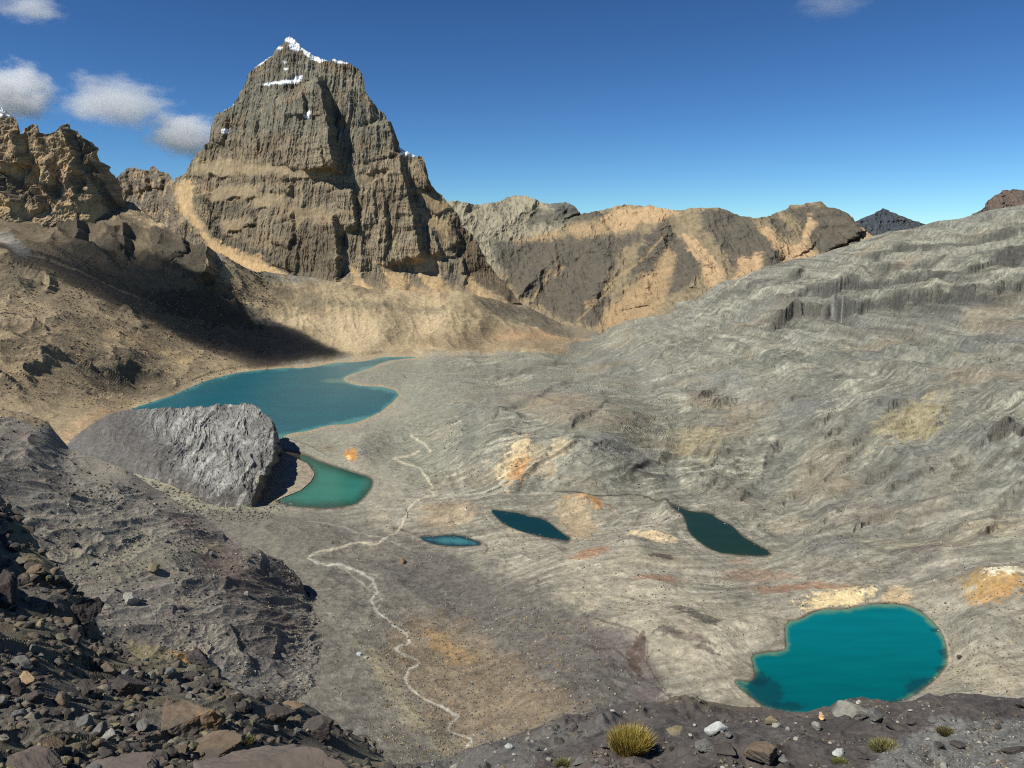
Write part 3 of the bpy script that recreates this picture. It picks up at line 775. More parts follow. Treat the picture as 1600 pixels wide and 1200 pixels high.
# ------------------------------------------------------------------ water
def water_mat(name, rough=0.07):
    m = bpy.data.materials.new(name); m.use_nodes = True
    t = m.node_tree; N = t.nodes; L = t.links
    b = N['Principled BSDF']; b.inputs['Roughness'].default_value = rough; b.inputs['IOR'].default_value = 1.33; b.inputs['Specular IOR Level'].default_value = 0.5
    a = N.new('ShaderNodeAttribute'); a.attribute_name = 'albedo'; L.new(a.outputs['Color'], b.inputs['Base Color'])
    tc = N.new('ShaderNodeTexCoord')
    n = N.new('ShaderNodeTexNoise'); n.inputs['Scale'].default_value = 0.5; n.inputs['Detail'].default_value = 4
    L.new(tc.outputs['Object'], n.inputs['Vector'])
    bp = N.new('ShaderNodeBump'); bp.inputs['Strength'].default_value = 0.25; bp.inputs['Distance'].default_value = 0.25
    L.new(n.outputs['Fac'], bp.inputs['Height']); L.new(bp.outputs[0], b.inputs['Normal'])
    return m
m_water = water_mat('glacial water')
m_far_water = water_mat('far lake water', .28); m_far_water.node_tree.nodes['Principled BSDF'].inputs['Specular IOR Level'].default_value = .35
m_pool = water_mat('dark pool water', .1); m_pool.node_tree.nodes['Principled BSDF'].inputs['Specular IOR Level'].default_value = .25
WCOL = {  # deep, shallow, shelf width px
 'L1': (srgb(28,88,100), srgb(70,122,122), 5), 'L2': (srgb(48,110,98), srgb(40,74,66), 14), 'L3': (srgb(14,48,50), srgb(22,50,46), 5),
 'L4': (srgb(62,112,116), srgb(34,54,54), 7), 'L5': (srgb(26,48,36), srgb(34,50,36), 6), 'L6': (srgb(2,94,98), srgb(80,116,92), 7)}
for k_, (zl, poly) in LAKES.items():
    A = np.array(poly); g = 5
    xs = np.arange(A[:, 0].min() - g, A[:, 0].max() + g, 1.6); ys = np.arange(A[:, 1].min() - g, A[:, 1].max() + g, 1.6)
    if k_ == 'L1': ys = np.arange(A[:, 1].min() - g, A[:, 1].max() + g, 1.0)
    X, Yp = np.meshgrid(xs, ys); X = X.astype(F32); Yp = Yp.astype(F32)
    d = polysdf(X, Yp, poly)
    Yw = lakeY(zl, Yp); x, y, z = world(X, Yp, Yw); z = np.full_like(x, zl)
    deep, shal, wd = WCOL[k_]
    nn = fbm(X / 22, Yp / 12, 5, 5, .62)
    m = (sstep(-wd * 1.2, 0, d + 5 * nn) ** 1.4)[..., None]
    col = deep * (1 - m) * (1 + .16 * fbm(X / 90, Yp / 9, 4, 15))[..., None] + shal * m
    if k_ == 'L6':
        gr = sstep(955, 1110, Yp)[..., None]; col = col * (1.18 - .38 * gr)
        n5 = fbm(X / 12, Yp / 7, 4, 25, .65)
        for (bx, by, rx, ry) in [(1192,1082,36,24),(1230,1104,30,8),(1478,1020,14,10),(1472,1046,12,6),(1448,1074,34,18),(1395,1102,50,9),(1462,985,10,3),(1185,1060,16,14)]:
            q = np.sqrt(((X - bx) / rx) ** 2 + ((Yp - by) / ry) ** 2) + .4 * nn + .35 * n5
            mm = sstep(1.12, .72, q)[..., None] * .62
            col = col * (1 - mm) + srgb(14,48,54) * mm
    if k_ == 'L1':
        q = np.sqrt(((X - 532) / 36) ** 2 + ((Yp - 595) / 5) ** 2) + .4 * nn
        mm = sstep(1.1, .3, q)[..., None] * .7; col = col * (1 - mm) + srgb(90,122,110) * mm
    keep = (d[:-1, :-1] < g) & (d[1:, 1:] < g) & (d[:-1, 1:] < g) & (d[1:, :-1] < g)
    o = grid_mesh('water', np.stack([x, y, z], -1), np.clip(col, 0, 1), m_pool if k_ in ('L3', 'L5') else m_far_water if k_ == 'L1' else m_water, keep, True)
    tag(o, kind='structure')

# ================================================================== FAR RANGE, DISTANT PEAK, RED SUMMIT
def far_depth(px, py):
    base = np.interp(px, [650, 800, 950, 1100, 1400], [3900, 4100, 3900, 3500, 3300])
    t = np.clip((530 - py) / 210.0, 0, 1.3)
    return base * (1 + 0.34 * t)
FAR_B = [([(905,345),(930,380),(940,430),(935,480)], 70, 40), ([(1040,350),(1000,390),(990,440),(1000,480)], 100, 45), ([(1150,345),(1165,380),(1215,415)], 90, 40), ([(1285,325),(1310,350),(1325,375)], 120, 40),
         ([(1210,345),(1235,370),(1255,395)], 60, 22), ([(790,330),(800,400),(830,460)], 60, 50), ([(1100,335),(1120,370),(1110,420)], 60, 30), ([(860,400),(880,440),(890,490)], 50, 25), ([(1060,380),(1080,420),(1075,450)], 50, 20),([(870,322),(900,328),(903,336)],60,20)]
def far_disp(P, px, py):
    X, Z = P[..., 0].astype(F32), P[..., 2].astype(F32); Y = P[..., 1].astype(F32)
    for ln, amp, L in FAR_B: 
        P[..., 1] -= buttress(px, py, ln, amp * .8, L, 34, 6)
    wx = 90 * fbm(X / 300, Z / 300, 3, 5)
    d = ridged((X + wx) / 420, (Z + Y * .1) / 520, 4, 6, .5) * 110 + ridged((X + wx * .4) / 70, Z / 260, 5, 8, .55) * 22 + fbm(X / 16, Z / 20, 3, 9, .6) * 4
    P[..., 1] -= d
    P[..., 2] += (fbm(X / 60, Y / 60, 5, 10, .6) * 14 + d * .06)
    return P
def far_paint(P, px, py):
    X, Z = P[..., 0].astype(F32), P[..., 2].astype(F32)
    p = Paint(px.shape, px, py, srgb(136,122,96), X, Z)
    n = fbm(X / 90, Z / 150, 6, 3, .6)
    p.mix(sstep(.0, .35, n), srgb(104,94,78), .6)
    p.poly(srgb(150,144,122), [(690,300),(905,300),(900,345),(830,372),(780,392),(790,430),(700,430)], 6, 12, .8)
    p.poly(srgb(84,86,84), [(850,316),(905,318),(906,337),(870,334)], 2, 2, .85)
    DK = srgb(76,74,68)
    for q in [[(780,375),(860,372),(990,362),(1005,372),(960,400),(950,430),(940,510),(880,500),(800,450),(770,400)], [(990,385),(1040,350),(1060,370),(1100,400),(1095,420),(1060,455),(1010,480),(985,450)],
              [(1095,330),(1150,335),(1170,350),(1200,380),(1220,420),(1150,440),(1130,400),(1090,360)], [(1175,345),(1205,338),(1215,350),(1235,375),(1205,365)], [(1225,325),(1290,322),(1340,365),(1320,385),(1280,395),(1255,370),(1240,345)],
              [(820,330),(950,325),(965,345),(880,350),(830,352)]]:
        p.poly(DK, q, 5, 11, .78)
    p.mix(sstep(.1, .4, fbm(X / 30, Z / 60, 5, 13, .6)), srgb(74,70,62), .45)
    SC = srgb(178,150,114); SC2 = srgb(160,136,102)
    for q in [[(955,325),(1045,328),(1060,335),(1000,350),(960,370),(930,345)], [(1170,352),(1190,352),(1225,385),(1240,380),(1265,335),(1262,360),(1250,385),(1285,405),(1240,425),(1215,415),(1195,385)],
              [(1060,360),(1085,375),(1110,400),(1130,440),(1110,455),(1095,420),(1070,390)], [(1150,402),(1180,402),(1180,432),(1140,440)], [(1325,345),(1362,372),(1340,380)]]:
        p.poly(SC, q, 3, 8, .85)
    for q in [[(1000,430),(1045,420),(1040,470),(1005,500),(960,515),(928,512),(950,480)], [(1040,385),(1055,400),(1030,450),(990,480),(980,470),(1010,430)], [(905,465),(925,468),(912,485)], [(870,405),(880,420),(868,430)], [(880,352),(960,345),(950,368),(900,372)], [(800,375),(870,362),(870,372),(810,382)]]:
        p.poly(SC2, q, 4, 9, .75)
    for ln in [[(940,450),(965,430),(1000,405),(1030,370)],[(830,470),(850,440),(860,420)],[(900,500),(930,470),(960,440)]]:
        p.line(srgb(160,138,100), ln, 1.6, 3, .6)
    c = p.c * (1 + .22 * fbm(X / 20, Z / 22, 4, 31, .7) + .1 * p.n2)[..., None]
    return np.clip(c, .015, .8)
FARL = Layer(640, 1440, 1.3, [(640,316),(700,315),(720,316),(740,321),(770,319),(785,313),(800,307),(822,308),(850,319),(868,318),(888,319),(897,326),(907,336),(940,330),(970,322),(1000,322),(1045,330),(1080,327),(1110,325),(1125,328),(1150,338),(1168,343),(1190,340),(1210,334),(1235,322),(1260,320),(1278,319),(1295,332),(1310,337),(1320,350),(1345,363),(1362,374),(1440,392)],
             [(640,560),(1440,560)], 250, far_depth, far_disp, far_paint, back=(12, 1.3, .9), jag=(2.2, 9), seed=4)
m_far = ground_mat('far range rock', 0.03, 0.3, 0.8)
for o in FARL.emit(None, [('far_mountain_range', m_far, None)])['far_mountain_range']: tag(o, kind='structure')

def simple_layer(name, x0, x1, sky, base, Y0, rise, col, col2, seed, noise=60, jag=(1.5, 7)):
    def dep(px, py): return Y0 * (1 + rise * np.clip((base - py) / 60.0, 0, 2))
    def dis(P, px, py):
        X, Z = P[..., 0].astype(F32), P[..., 2].astype(F32)
        P[..., 1] -= ridged(X / (noise * 2.2), Z / (noise * 3), 5, seed) * noise + fbm(X / noise * 4, Z / noise * 4, 3, seed) * noise * .2
        return P
    def pt(P, px, py):
        X, Z = P[..., 0].astype(F32), P[..., 2].astype(F32)
        p = Paint(px.shape, px, py, col, X, Z)
        p.mix(sstep(0, .3, fbm(X / noise / 2, Z / noise / 2, 5, seed)), col2, .7)
        return p.c
    L = Layer(x0, x1, 1.3, sky, [(x0, base), (x1, base)], 80, dep, dis, pt, back=(8, 1.3, .9), jag=jag, seed=seed)
    for o in L.emit(None, [(name, m_far, None)])[name]: tag(o, kind='structure')
simple_layer('distant_dark_peak', 1290, 1510, [(1290,372),(1320,352),(1340,344),(1362,333),(1378,325),(1390,331),(1410,341),(1450,352),(1510,368)], 420, 9000, .08, srgb(66,71,76), srgb(76,77,76), 7, 160, (1, 7))  # bluish haze of distance put into the rock colour
simple_layer('red_summit', 1500, 1760, [(1500,345),(1530,327),(1540,314),(1552,305),(1565,298),(1580,296),(1600,298),(1650,300),(1760,280)], 400, 2500, .08, srgb(104,90,80), srgb(84,80,74), 9, 40, (2.5, 8))

# ================================================================== GRANITE PEAK
def peak_depth(px, py):
    base = np.interp(px, [180, 300, 450, 560, 700, 830, 900], [2780, 2780, 2640, 2640, 2720, 2900, 3000])
    h = np.clip((470 - py) / 410.0, -.3, 1.1)
    Y = base + 620 * h * np.interp(px, [180, 300, 450, 700, 900], [1.3, 1.1, 1.0, 1.2, 1.5])
    Y = Y + 90 + 16 * np.clip(py - 474, 0, 99) - 3.0 * np.clip(py - 425, 0, 60) + 1.0 * np.clip(py - 425, 0, 60) * sstep(-.2, .5, fbm(px / 40.0, py / 90.0, 3, 17))
    # the flanks turn away
    Y = Y + 260 * sstep(520, 800, px) * 0.5 + 160 * sstep(330, 200, px)
    return Y
PB = [
 ([(500,120),(512,150),(520,185),(524,220),(528,250),(531,272)], 78, 42, 5),          # the great cleft
 ([(478,145),(482,165),(480,185)], 26, 14, 3), ([(508,225),(511,250),(514,268)], 22, 10, 3),
 ([(606,185),(612,205),(616,225),(620,245)], 50, 40, 8), ([(625,235),(632,270),(640,300),(652,350),(660,395),(662,410)], 85, 36, 6),
 ([(655,248),(665,270),(674,296)], 50, 22, 6), ([(550,292),(554,310),(556,335),(560,360)], 50, 26, 3), ([(583,295),(586,320),(590,350)], 20, 16, 3),
 ([(520,325),(530,360),(532,400),(528,440),(522,455)], 60, 55, 5), ([(455,330),(462,360),(452,390)], 26, 26, 4), ([(440,270),(452,290),(450,305)], 20, 24, 5),
 ([(600,300),(604,340),(606,380),(600,405)], 28, 20, 4), ([(640,310),(648,330),(650,360)], 26, 14, 3), ([(700,340),(715,365),(722,380)], 40, 22, 4), ([(676,352),(682,375),(690,398)], 45, 18, 4),
 ([(722,400),(728,430),(722,460)], 40, 25, 3), ([(740,375),(760,405),(778,432),(800,458)], 50, 24, 6), ([(710,370),(714,388),(712,405)], 30, 12, 3), ([(565,425),(570,440),(568,462)], 34, 22, 3),
 ([(405,170),(400,205),(405,240)], 14, 18, 5), ([(355,180),(352,205),(345,225)], 18, 16, 5), ([(570,130),(578,160),(590,185)], 20, 18, 5), ([(318,300),(325,322),(340,340)], 18, 22, 5),
 ([(228,266),(230,280),(234,296)], 30, 16, 3), ([(250,268),(254,282),(252,296)], 25, 12, 3), ([(197,265),(200,280),(205,300)], 20, 12, 3),
 ([(385,320),(398,340),(400,352)], 20, 26, 4), ([(580,455),(588,462),(590,470)], 15, 10, 3),
]
SANDP = [
 [(272,290),(300,275),(300,300),(305,330),(330,370),(375,400),(430,420),(420,440),(360,428),(322,385),(300,350),(280,330)],
 [(300,255),(340,250),(450,258),(480,268),(540,275),(520,282),(430,272),(360,275),(300,275)],
 [(320,300),(360,292),(408,288),(400,308),(360,312),(330,315)],
 [(395,310),(445,303),(440,318),(400,325)], [(350,345),(385,335),(380,360),(350,365)],
 [(455,325),(530,328),(520,345),(475,340),(462,360)], [(540,275),(575,270),(610,268),(580,290),(555,285)],
 [(535,395),(552,410),(570,440),(600,470),(560,470),(548,430)], [(590,410),(640,440),(700,480),(650,480),(610,450)], [(640,405),(690,400),(680,425),(730,475),(690,470),(655,430)], [(725,430),(750,450),(800,480),(820,490),(740,480)],
 [(655,300),(690,310),(705,325),(680,335)], [(650,325),(690,345),(720,385),(700,380),(670,350)], [(528,440),(550,445),(545,460),(525,458)], [(330,385),(400,400),(470,440),(420,445),(350,430)],
]
SNOW = [
 [(443,60),(452,55),(460,62),(468,70),(462,72),(452,66),(446,64)], [(452,68),(468,70),(472,76),(462,79),(453,76)], [(470,74),(480,80),(495,88),(512,93),(500,97),(485,92),(474,82)],
 [(410,132),(430,127),(455,125),(462,118),(472,117),(470,126),(460,130),(440,130),(425,131)], [(479,184),(490,177),(496,180),(484,188)], [(622,230),(630,233),(650,243),(640,243),(628,240)],
 [(518,92),(530,94),(548,98),(540,101),(525,98)], [(405,98),(420,86),(424,87),(412,98),(398,106)], [(430,72),(441,73),(438,78),(431,76)], [(348,203),(357,201),(354,208),(348,208)], [(440,95),(447,96),(444,99)], [(443,106),(450,107),(446,109)], [(346,166),(362,160),(366,162),(350,172)]]
def peak_disp(P, px, py):
    X, Z = P[..., 0].astype(F32), P[..., 2].astype(F32)
    up = .03 + .97 * sstep(460, 425, py)
    d = 0
    for ln, amp, L, sh in PB: d = d + buttress(px, py, ln, amp * (1.6 if L == 42 else 1.0), L, sh * .8, 2.0)
    sand = np.zeros(px.shape, F32)
    for q in SANDP:
        k = boxed(px, py, q, 12)
        sand[k] = np.maximum(sand[k], sstep(5, -3, polysdf(px[k].astype(F32), py[k].astype(F32), q) + 8 * pn(px[k] / 16, py[k] / 14, 3)))
    rock = 1 - sand * .85
    warp = 30 * fbm(X / 160, Z / 240, 3, 2)
    # fluted wall: long vertical ribs crossed by a few ledges
    ribs = ridged((X + warp * .8) / 60, Z / 650, 4, 3, .52) * 18 + ridged((X + warp * .5) / 18, Z / 330, 4, 13, .6) * 9 + ridged((X + warp * .3) / 7.5, Z / 90, 3, 15, .6) * 3.6
    big = ridged((X + warp * 2) / 230, Z / 300, 3, 8, .45) * 30
    zz = Z / 46.0 + .8 * fbm(X / 190, Z / 200, 3, 19); tf = zz - np.floor(zz)
    led = (sstep(.5, .95, tf) - tf) * 6 * sstep(-.1, .25, fbm(X / 130, Z / 60, 3, 22))
    rough = fbm(X / 11, Z / 15, 4, 25, .6) * 3.0 + fbm(X / 60, Z / 70, 4, 26, .5) * 6
    P[..., 1] -= (d * (1 - .8 * sand) + (big - 14) * .75 * (.35 + .65 * rock) + (ribs - 20 + rough) * rock - led * rock) * up
    P[..., 2] += (fbm(X / 20, Z / 30, 4, 27, .65) * 4) * rock * up
    P[..., 0] += (fbm(X / 26, Z / 20, 4, 29, .6) * 6) * rock * up
    return P
def peak_paint(P, px, py):
    X, Z = P[..., 0].astype(F32), P[..., 2].astype(F32)
    p = Paint(px.shape, px, py, srgb(132,120,98), X, Z)
    p.poly(srgb(116,113,100), [(330,180),(400,90),(452,40),(580,80),(620,210),(600,240),(540,235),(420,215),(330,205)], 20, 16, .9)
    warp = 30 * fbm(X / 160, Z / 240, 3, 2)
    n = fbm((X + warp) / 22, Z / 130, 6, 33, .62)
    p.mix(sstep(.02, .35, n), srgb(98,90,75), .75)
    p.mix(sstep(.08, .38, -n), srgb(136,122,98), .6)
    v1 = fbm((X + warp * .5) / 6.5, Z / 150, 5, 133, .65)
    p.mix(sstep(.05, .35, v1), srgb(72,67,56), .6); p.mix(sstep(.1, .35, -v1), srgb(150,136,110), .45)
    p.mix(sstep(.05, .35, fbm(X / 120, Z / 80, 5, 37)), srgb(128,110,86), .6)
    p.mix(sstep(.05, .4, fbm(X / 150, Z / 110, 5, 44)), srgb(86,80,68), .5)
    p.poly(srgb(86,78,64), [(430,390),(470,330),(530,360),(532,445),(500,460),(450,430)], 8, 16, .65)
    p.poly(srgb(90,86,74), [(305,300),(345,320),(400,325),(395,340),(340,335),(300,312)], 5, 8, .7)
    p.poly(srgb(80,76,68), [(320,345),(345,345),(352,370),(420,395),(480,440),(440,440),(380,405),(335,385)], 5, 8, .7)
    p.poly(srgb(84,80,74), [(660,425),(720,430),(728,460),(700,472),(665,450)], 4, 6, .7)
    p.poly(srgb(86,82,72), [(600,440),(640,455),(640,470),(605,462)], 4, 6, .6)
    p.poly(srgb(108,100,88), [(180,255),(275,265),(270,300),(300,350),(330,390),(345,440),(240,400),(180,330)], 6, 10, .8)
    p.mix(sstep(.05, .3, fbm(X / 30, Z / 40, 5, 55)) * sstep(330, 290, px), SAND, .5)
    p.mix(sstep(432, 462, py + 14 * p.n1) * sstep(380, 460, px), srgb(164,144,112), .75)
    p.poly(srgb(92,80,64), [(705,340),(722,352),(748,380),(775,425),(815,472),(822,486),(780,462),(740,440),(722,410),(712,380)], 4, 6, .85)
    for i, q in enumerate(SANDP):
        p.poly(srgb(158,138,106) if i in (1, 2, 3, 4, 5, 6) else srgb(184,156,114), q, 4, 10, .8 if i in (0, 7, 8, 9, 10, 14) else .5)
    for ln in [[(300,262),(400,262),(520,280),(560,285)],[(575,182),(610,186),(622,190)],[(556,120),(580,122),(540,126)],[(460,215),(540,212)],[(480,345),(560,365),(600,372),(640,385)],[(640,215),(660,250)]]:
        p.line(srgb(158,140,112), ln, 1.3, 4, .4)
    SN = srgb(240,244,250)
    for q in SNOW: p.poly(SN, q, 1.2, 1.5, 1, 1.0)
    c = p.c * np.where(p.c[..., :1] > .6, 1, (1 + .30 * fbm(X / 9, Z / 13, 4, 41, .7) + .1 * p.n2)[..., None])
    return np.clip(c, .015, .88)
PEAK = Layer(175, 900, 1.0, [(175,290),(188,272),(195,263),(210,261),(228,266),(235,262),(240,259),(250,268),(262,271),(270,284),(276,278),(291,268),(300,250),(308,240),(325,222),(330,195),(338,178),(362,165),(372,148),(382,130),(389,113),(405,100),(420,88),(435,72),(447,58),(452,55),(458,60),(470,72),(480,80),(495,88),(510,94),(520,91),(530,95),(545,97),(560,108),(567,118),(572,143),(583,160),(592,172),(600,176),(606,190),(612,192),(617,205),(624,230),(640,238),(650,243),(660,245),(668,268),(675,292),(690,305),(700,317),(715,335),(722,355),(740,368),(748,382),(760,405),(775,428),(800,455),(815,475),(830,490),(900,520)],
             [(175,520),(900,545)], 400, peak_depth, peak_disp, peak_paint, back=(14, 1.3, 1.2), jag=(3.2, 8), seed=6)
m_peak = ground_mat('granite', 0.06, 0.42, 0.9, stretch=(1, 1, .30))
m_snow = ground_mat('snow', 0.1, 0.06, 0.3, 0.6)
pk = PEAK.emit(None, [('snow_patch', m_snow, inpoly(q)) for q in SNOW] + [('granite_peak', m_peak, None)])
root = pk['granite_peak'][0]; tag(root, kind='structure')
for o in pk['snow_patch']: o.parent = root

# ================================================================== LEFT RIDGE
def lr_depth(px, py):
    b = np.interp(px, [-160, 0, 120, 200, 240], [2230, 2330, 2450, 2560, 2620])
    return b + np.where(py < 352, (352 - py) * 1.15, (py - 352) * .3) + 90 * sstep(130, 230, px)
LB = [([(38,205),(44,222),(50,245),(54,262)], 60, 26, 4), ([(16,235),(22,255),(24,270)], 25, 12, 3), ([(113,200),(124,225),(134,250),(145,275)], 55, 26, 4), ([(70,200),(74,215),(78,235)], 20, 10, 3),
      ([(157,235),(170,262),(184,285),(200,310),(206,330)], 80, 26, 6), ([(90,245),(95,275),(88,300)], 35, 18, 3), ([(60,290),(72,310),(80,325)], 40, 22, 3), ([(150,285),(160,300),(165,315)], 25, 14, 3), ([(5,270),(20,300),(45,318)], 30, 24, 3), ([(120,270),(128,292),(125,312)], 25, 14, 3)]
def lr_disp(P, px, py):
    X, Z = P[..., 0].astype(F32), P[..., 2].astype(F32)
    d = 0
    for ln, amp, L, sh in LB: d = d + buttress(px, py, ln, amp, L, sh, 2.5)
    warp = 25 * fbm(X / 120, Z / 160, 3, 2)
    d = d + ridged((X + warp) / 95, Z / 150, 4, 23, .5) * 38 + ridged((X + warp * .5) / 26, Z / 110, 4, 24, .55) * 9 + fbm(X / 9, Z / 12, 4, 25, .6) * 3
    P[..., 1] -= d
    P[..., 0] += fbm(X / 22, Z / 18, 4, 29, .6) * 5
    P[..., 2] += fbm(X / 18, Z / 30, 4, 27, .65) * 5
    return P
def lr_paint(P, px, py):
    X, Z = P[..., 0].astype(F32), P[..., 2].astype(F32)
    p = Paint(px.shape, px, py, srgb(158,138,108), X, Z)
    n = fbm(X / 26, Z / 80, 6, 33, .62)
    p.mix(sstep(0, .32, n), srgb(104,94,78), .75)
    p.mix(sstep(.05, .35, -n), srgb(184,160,124), .65)
    for q in [[(110,200),(150,225),(206,325),(200,335),(160,290),(125,235)], [(5,265),(60,290),(85,325),(40,315),(8,295)], [(46,198),(70,197),(75,210),(50,214)], [(96,196),(114,196),(114,210),(98,210)], [(75,285),(95,290),(100,310),(85,310)], [(170,300),(206,320),(205,345),(180,335)]]:
        p.poly(srgb(82,76,66), q, 4, 7, .7)
    for q in [[(60,225),(80,228),(92,290),(80,290)], [(0,262),(40,258),(60,285),(30,278)], [(85,330),(110,318),(175,330),(200,352),(150,345)], [(-40,305),(60,325),(75,335),(-40,335)]]:
        p.poly(SAND, q, 4, 7, .65)
    p.poly(srgb(240,244,250), [(-30,165),(6,163),(20,178),(29,186),(15,184),(0,181),(-30,182)], 1.2, 2, 1, 1)
    p.poly(srgb(84,76,66), [(8,172),(16,176),(14,182),(6,178)], 1, 2, .8)
    c = p.c * np.where(p.c[..., :1] > .6, 1, (1 + .28 * fbm(X / 9, Z / 13, 4, 41, .7))[..., None])
    return np.clip(c, .015, .88)
LR = Layer(-170, 240, 1.0, [(-170,120),(-60,150),(0,163),(6,164),(14,172),(28,185),(33,195),(40,208),(43,216),(46,202),(52,199),(60,197),(68,197),(72,208),(80,212),(95,208),(96,197),(113,195),(118,203),(130,208),(140,220),(150,224),(157,232),(165,250),(175,262),(183,273),(190,284),(200,302),(207,322),(212,345),(222,370),(240,420)],
           [(-170,470),(240,470)], 260, lr_depth, lr_disp, lr_paint, back=(14, 1.3, 1.2), jag=(2.5, 6), seed=8)
lr = LR.emit(None, [('snow_patch', m_snow, inpoly([(-30,165),(6,163),(20,178),(29,186),(15,184),(0,181),(-30,182)])), ('craggy_ridge', m_peak, None)])
tag(lr['craggy_ridge'][0], kind='structure')
for o in lr.get('snow_patch', []): o.parent = lr['craggy_ridge'][0]

# ================================================================== ROCK MOUND by the big lake
MS = [(85,712),(105,692),(140,665),(170,648),(200,642),(240,640),(300,640),(340,637),(380,635),(400,640),(415,650),(428,660),(434,672),(438,690),(441,704),(455,713),(480,724),(491,738)]
MF = [(85,722),(105,706),(170,728),(250,765),(330,800),(400,800),(425,787),(440,778),(470,766),(486,752),(491,742)]
def mo_apron(px, py):
    e = np.interp(py, [688, 705, 745, 786], [439, 438, 415, 398]) + 4 * pn(py / 9, px / 60, 4)
    return sstep(-5, 5, px - e)
def mo_depth(px, py):
    ip = lambda xs, ys: sum(np.interp(px + o_, xs, ys) for o_ in (-24, -16, -8, 0, 8, 16, 24)) / 7 if True else 0
    top = np.interp(px, [q[0] for q in MS], [q[1] for q in MS]); bot = np.interp(px, [q[0] for q in MF], [q[1] for q in MF])
    Yb = ip([85,105,170,250,330,410,425,440,470,491], [1110,1090,1020,935,862,850,872,892,920,985])
    Yt = ip([85,105,200,300,400,430,440,447,455,480,491], [1130,1145,1255,1265,1190,1110,1060,1060,1058,1030,995])
    h = np.clip((bot - py) / np.maximum(bot - top, 6), 0, 1)
    Y = Yb + (Yt - Yb) * (h ** 1.9)
    ap = (-304.3 + .09 * np.clip(bot - py, 0, 60)) / tanpy(py)                    # the gentle apron right of the cliff
    m = mo_apron(px, py)
    return Y * (1 - m) + ap * m
def mo_disp(P, px, py):
    X, Y, Z = P[..., 0].astype(F32), P[..., 1].astype(F32), P[..., 2].astype(F32)
    q = np.sqrt(((px - 500) / 1.0) ** 2 + ((py - 560) * 1.3) ** 2)      # curved foliation bands
    warp = 14 * fbm(px / 50, py / 40, 3, 3)
    b = ridged((px * .8 + py * .6 + 2 * warp) / 21, (py - px * .5 + warp) / 90, 6, 4, .62) * 9 * (.25 * sstep(100, 160, px) + .75 * sstep(190, 300, px)) * sstep(450, 400, px)
    P[..., 1] -= buttress(px, py, [(427,655),(436,675),(436,700),(420,730),(408,760),(404,785)], 3, 26, 4, 3)
    P[..., 2] += (b + (fbm(X / 22, Y / 22, 5, 6, .6) * 5 * sstep(250, 330, px) + fbm(X / 14, Y / 14, 5, 66, .6) * 1.5) + fbm(X / 60, Y / 80, 3, 9) * 2.5) * (1 - .92 * mo_apron(px, py))
    return P
def mo_paint(P, px, py):
    X, Y = P[..., 0].astype(F32), P[..., 1].astype(F32)
    p = Paint(px.shape, px, py, srgb(106,103,98), X, Y)
    warp = 14 * fbm(px / 50, py / 40, 3, 3)
    n = fbm((px * .8 + py * .6 + warp) / 9, (py - px * .5) / 60, 5, 14, .62)
    p.poly(srgb(142,141,134), [(220,645),(400,636),(435,670),(425,730),(340,770),(280,740),(230,690)], 14, 14, .7)
    p.mix(sstep(.05, .3, n) * (.35 + .65 * sstep(200, 260, px)), srgb(182,180,170), .6)
    p.mix(sstep(.05, .3, -n) * sstep(200, 260, px), srgb(74,72,70), .5)
    p.poly(srgb(92,88,83), [(85,690),(170,640),(230,640),(275,700),(320,790),(200,750)], 22, 14, .6)
    p.mix(mo_apron(px, py), srgb(152,141,121), .95)
    p.poly(srgb(170,146,106), [(405,745),(418,735),(420,765),(435,778),(410,785)], 4, 10, .6)
    c = p.c * (1 + .28 * fbm(X / 6, Y / 6, 4, 41, .7))[..., None]
    return np.clip(c, .015, .8)
MO = Layer(86, 491, 1.0, MS, MF, 170, mo_depth, mo_disp, mo_paint, back=(14, 1.15, .8), jag=(.8, 7), seed=3)
for o in MO.emit(None, [('rock_mound', m_slope, None)])['rock_mound']: tag(o, kind='structure')

# ================================================================== DARK HILLSIDE (middle left)
HS = [(-160,600),(0,643),(40,647),(75,660),(90,680),(108,700),(140,712),(190,730),(230,755),(280,785),(310,800),(335,820),(352,840),(380,858),(410,866),(440,878),(460,898),(474,918),(500,945),(560,1005),(620,1070),(690,1150),(760,1235)]
hc = [(-160,600,560),(0,643,575),(75,660,577),(108,700,577),(190,730,573),(230,755,570),(300,795,562),(352,840,553),(410,866,552),(474,918,557),(520,960,532),(560,1010,483),(620,1080,424),(690,1150,372),
      (-160,800,409),(0,760,483),(0,900,400),(-160,1000,324),(100,800,488),(200,850,482),(200,950,416),(300,900,476),(400,950,478),(400,1000,438),(300,1050,386),(500,1030,455),(500,1100,408),(600,1150,385),(600,1200,345),(450,1150,372),(500,1200,355),(300,1200,322),(100,1100,327),(0,1240,270),(400,1240,320),(700,1230,325),(760,1240,322)]
tpsH = TPS(hc); tpsH.grid(-200, 800, 580, 1300)
HB = [([(470,890),(474,912),(468,925)], 16, 34, 5), ([(405,850),(412,880),(408,900)], 10, 26, 5), ([(345,810),(352,835),(350,850)], 8, 30, 4), ([(432,985),(436,1010),(428,1035)], 12, 30, 4), ([(350,975),(370,1000),(378,1030),(400,1048)], 10, 26, 4), ([(325,1005),(332,1020),(325,1034)], 7, 20, 3), ([(265,935),(272,950),(268,960)], 5, 22, 3)]
def v_at(px, py):
    j = np.clip(np.round((px - V.U[0]) / (V.U[1] - V.U[0])).astype(int), 0, len(V.U) - 1)
    y0 = V.py[0, j]; y1 = V.py[-1, j]
    tt = V.t[:, 0]; i = np.clip(np.round(np.interp((py - y0) / (y1 - y0), tt, np.arange(len(tt)))).astype(int), 0, V.nvis - 1)
    return V.P[i, j]
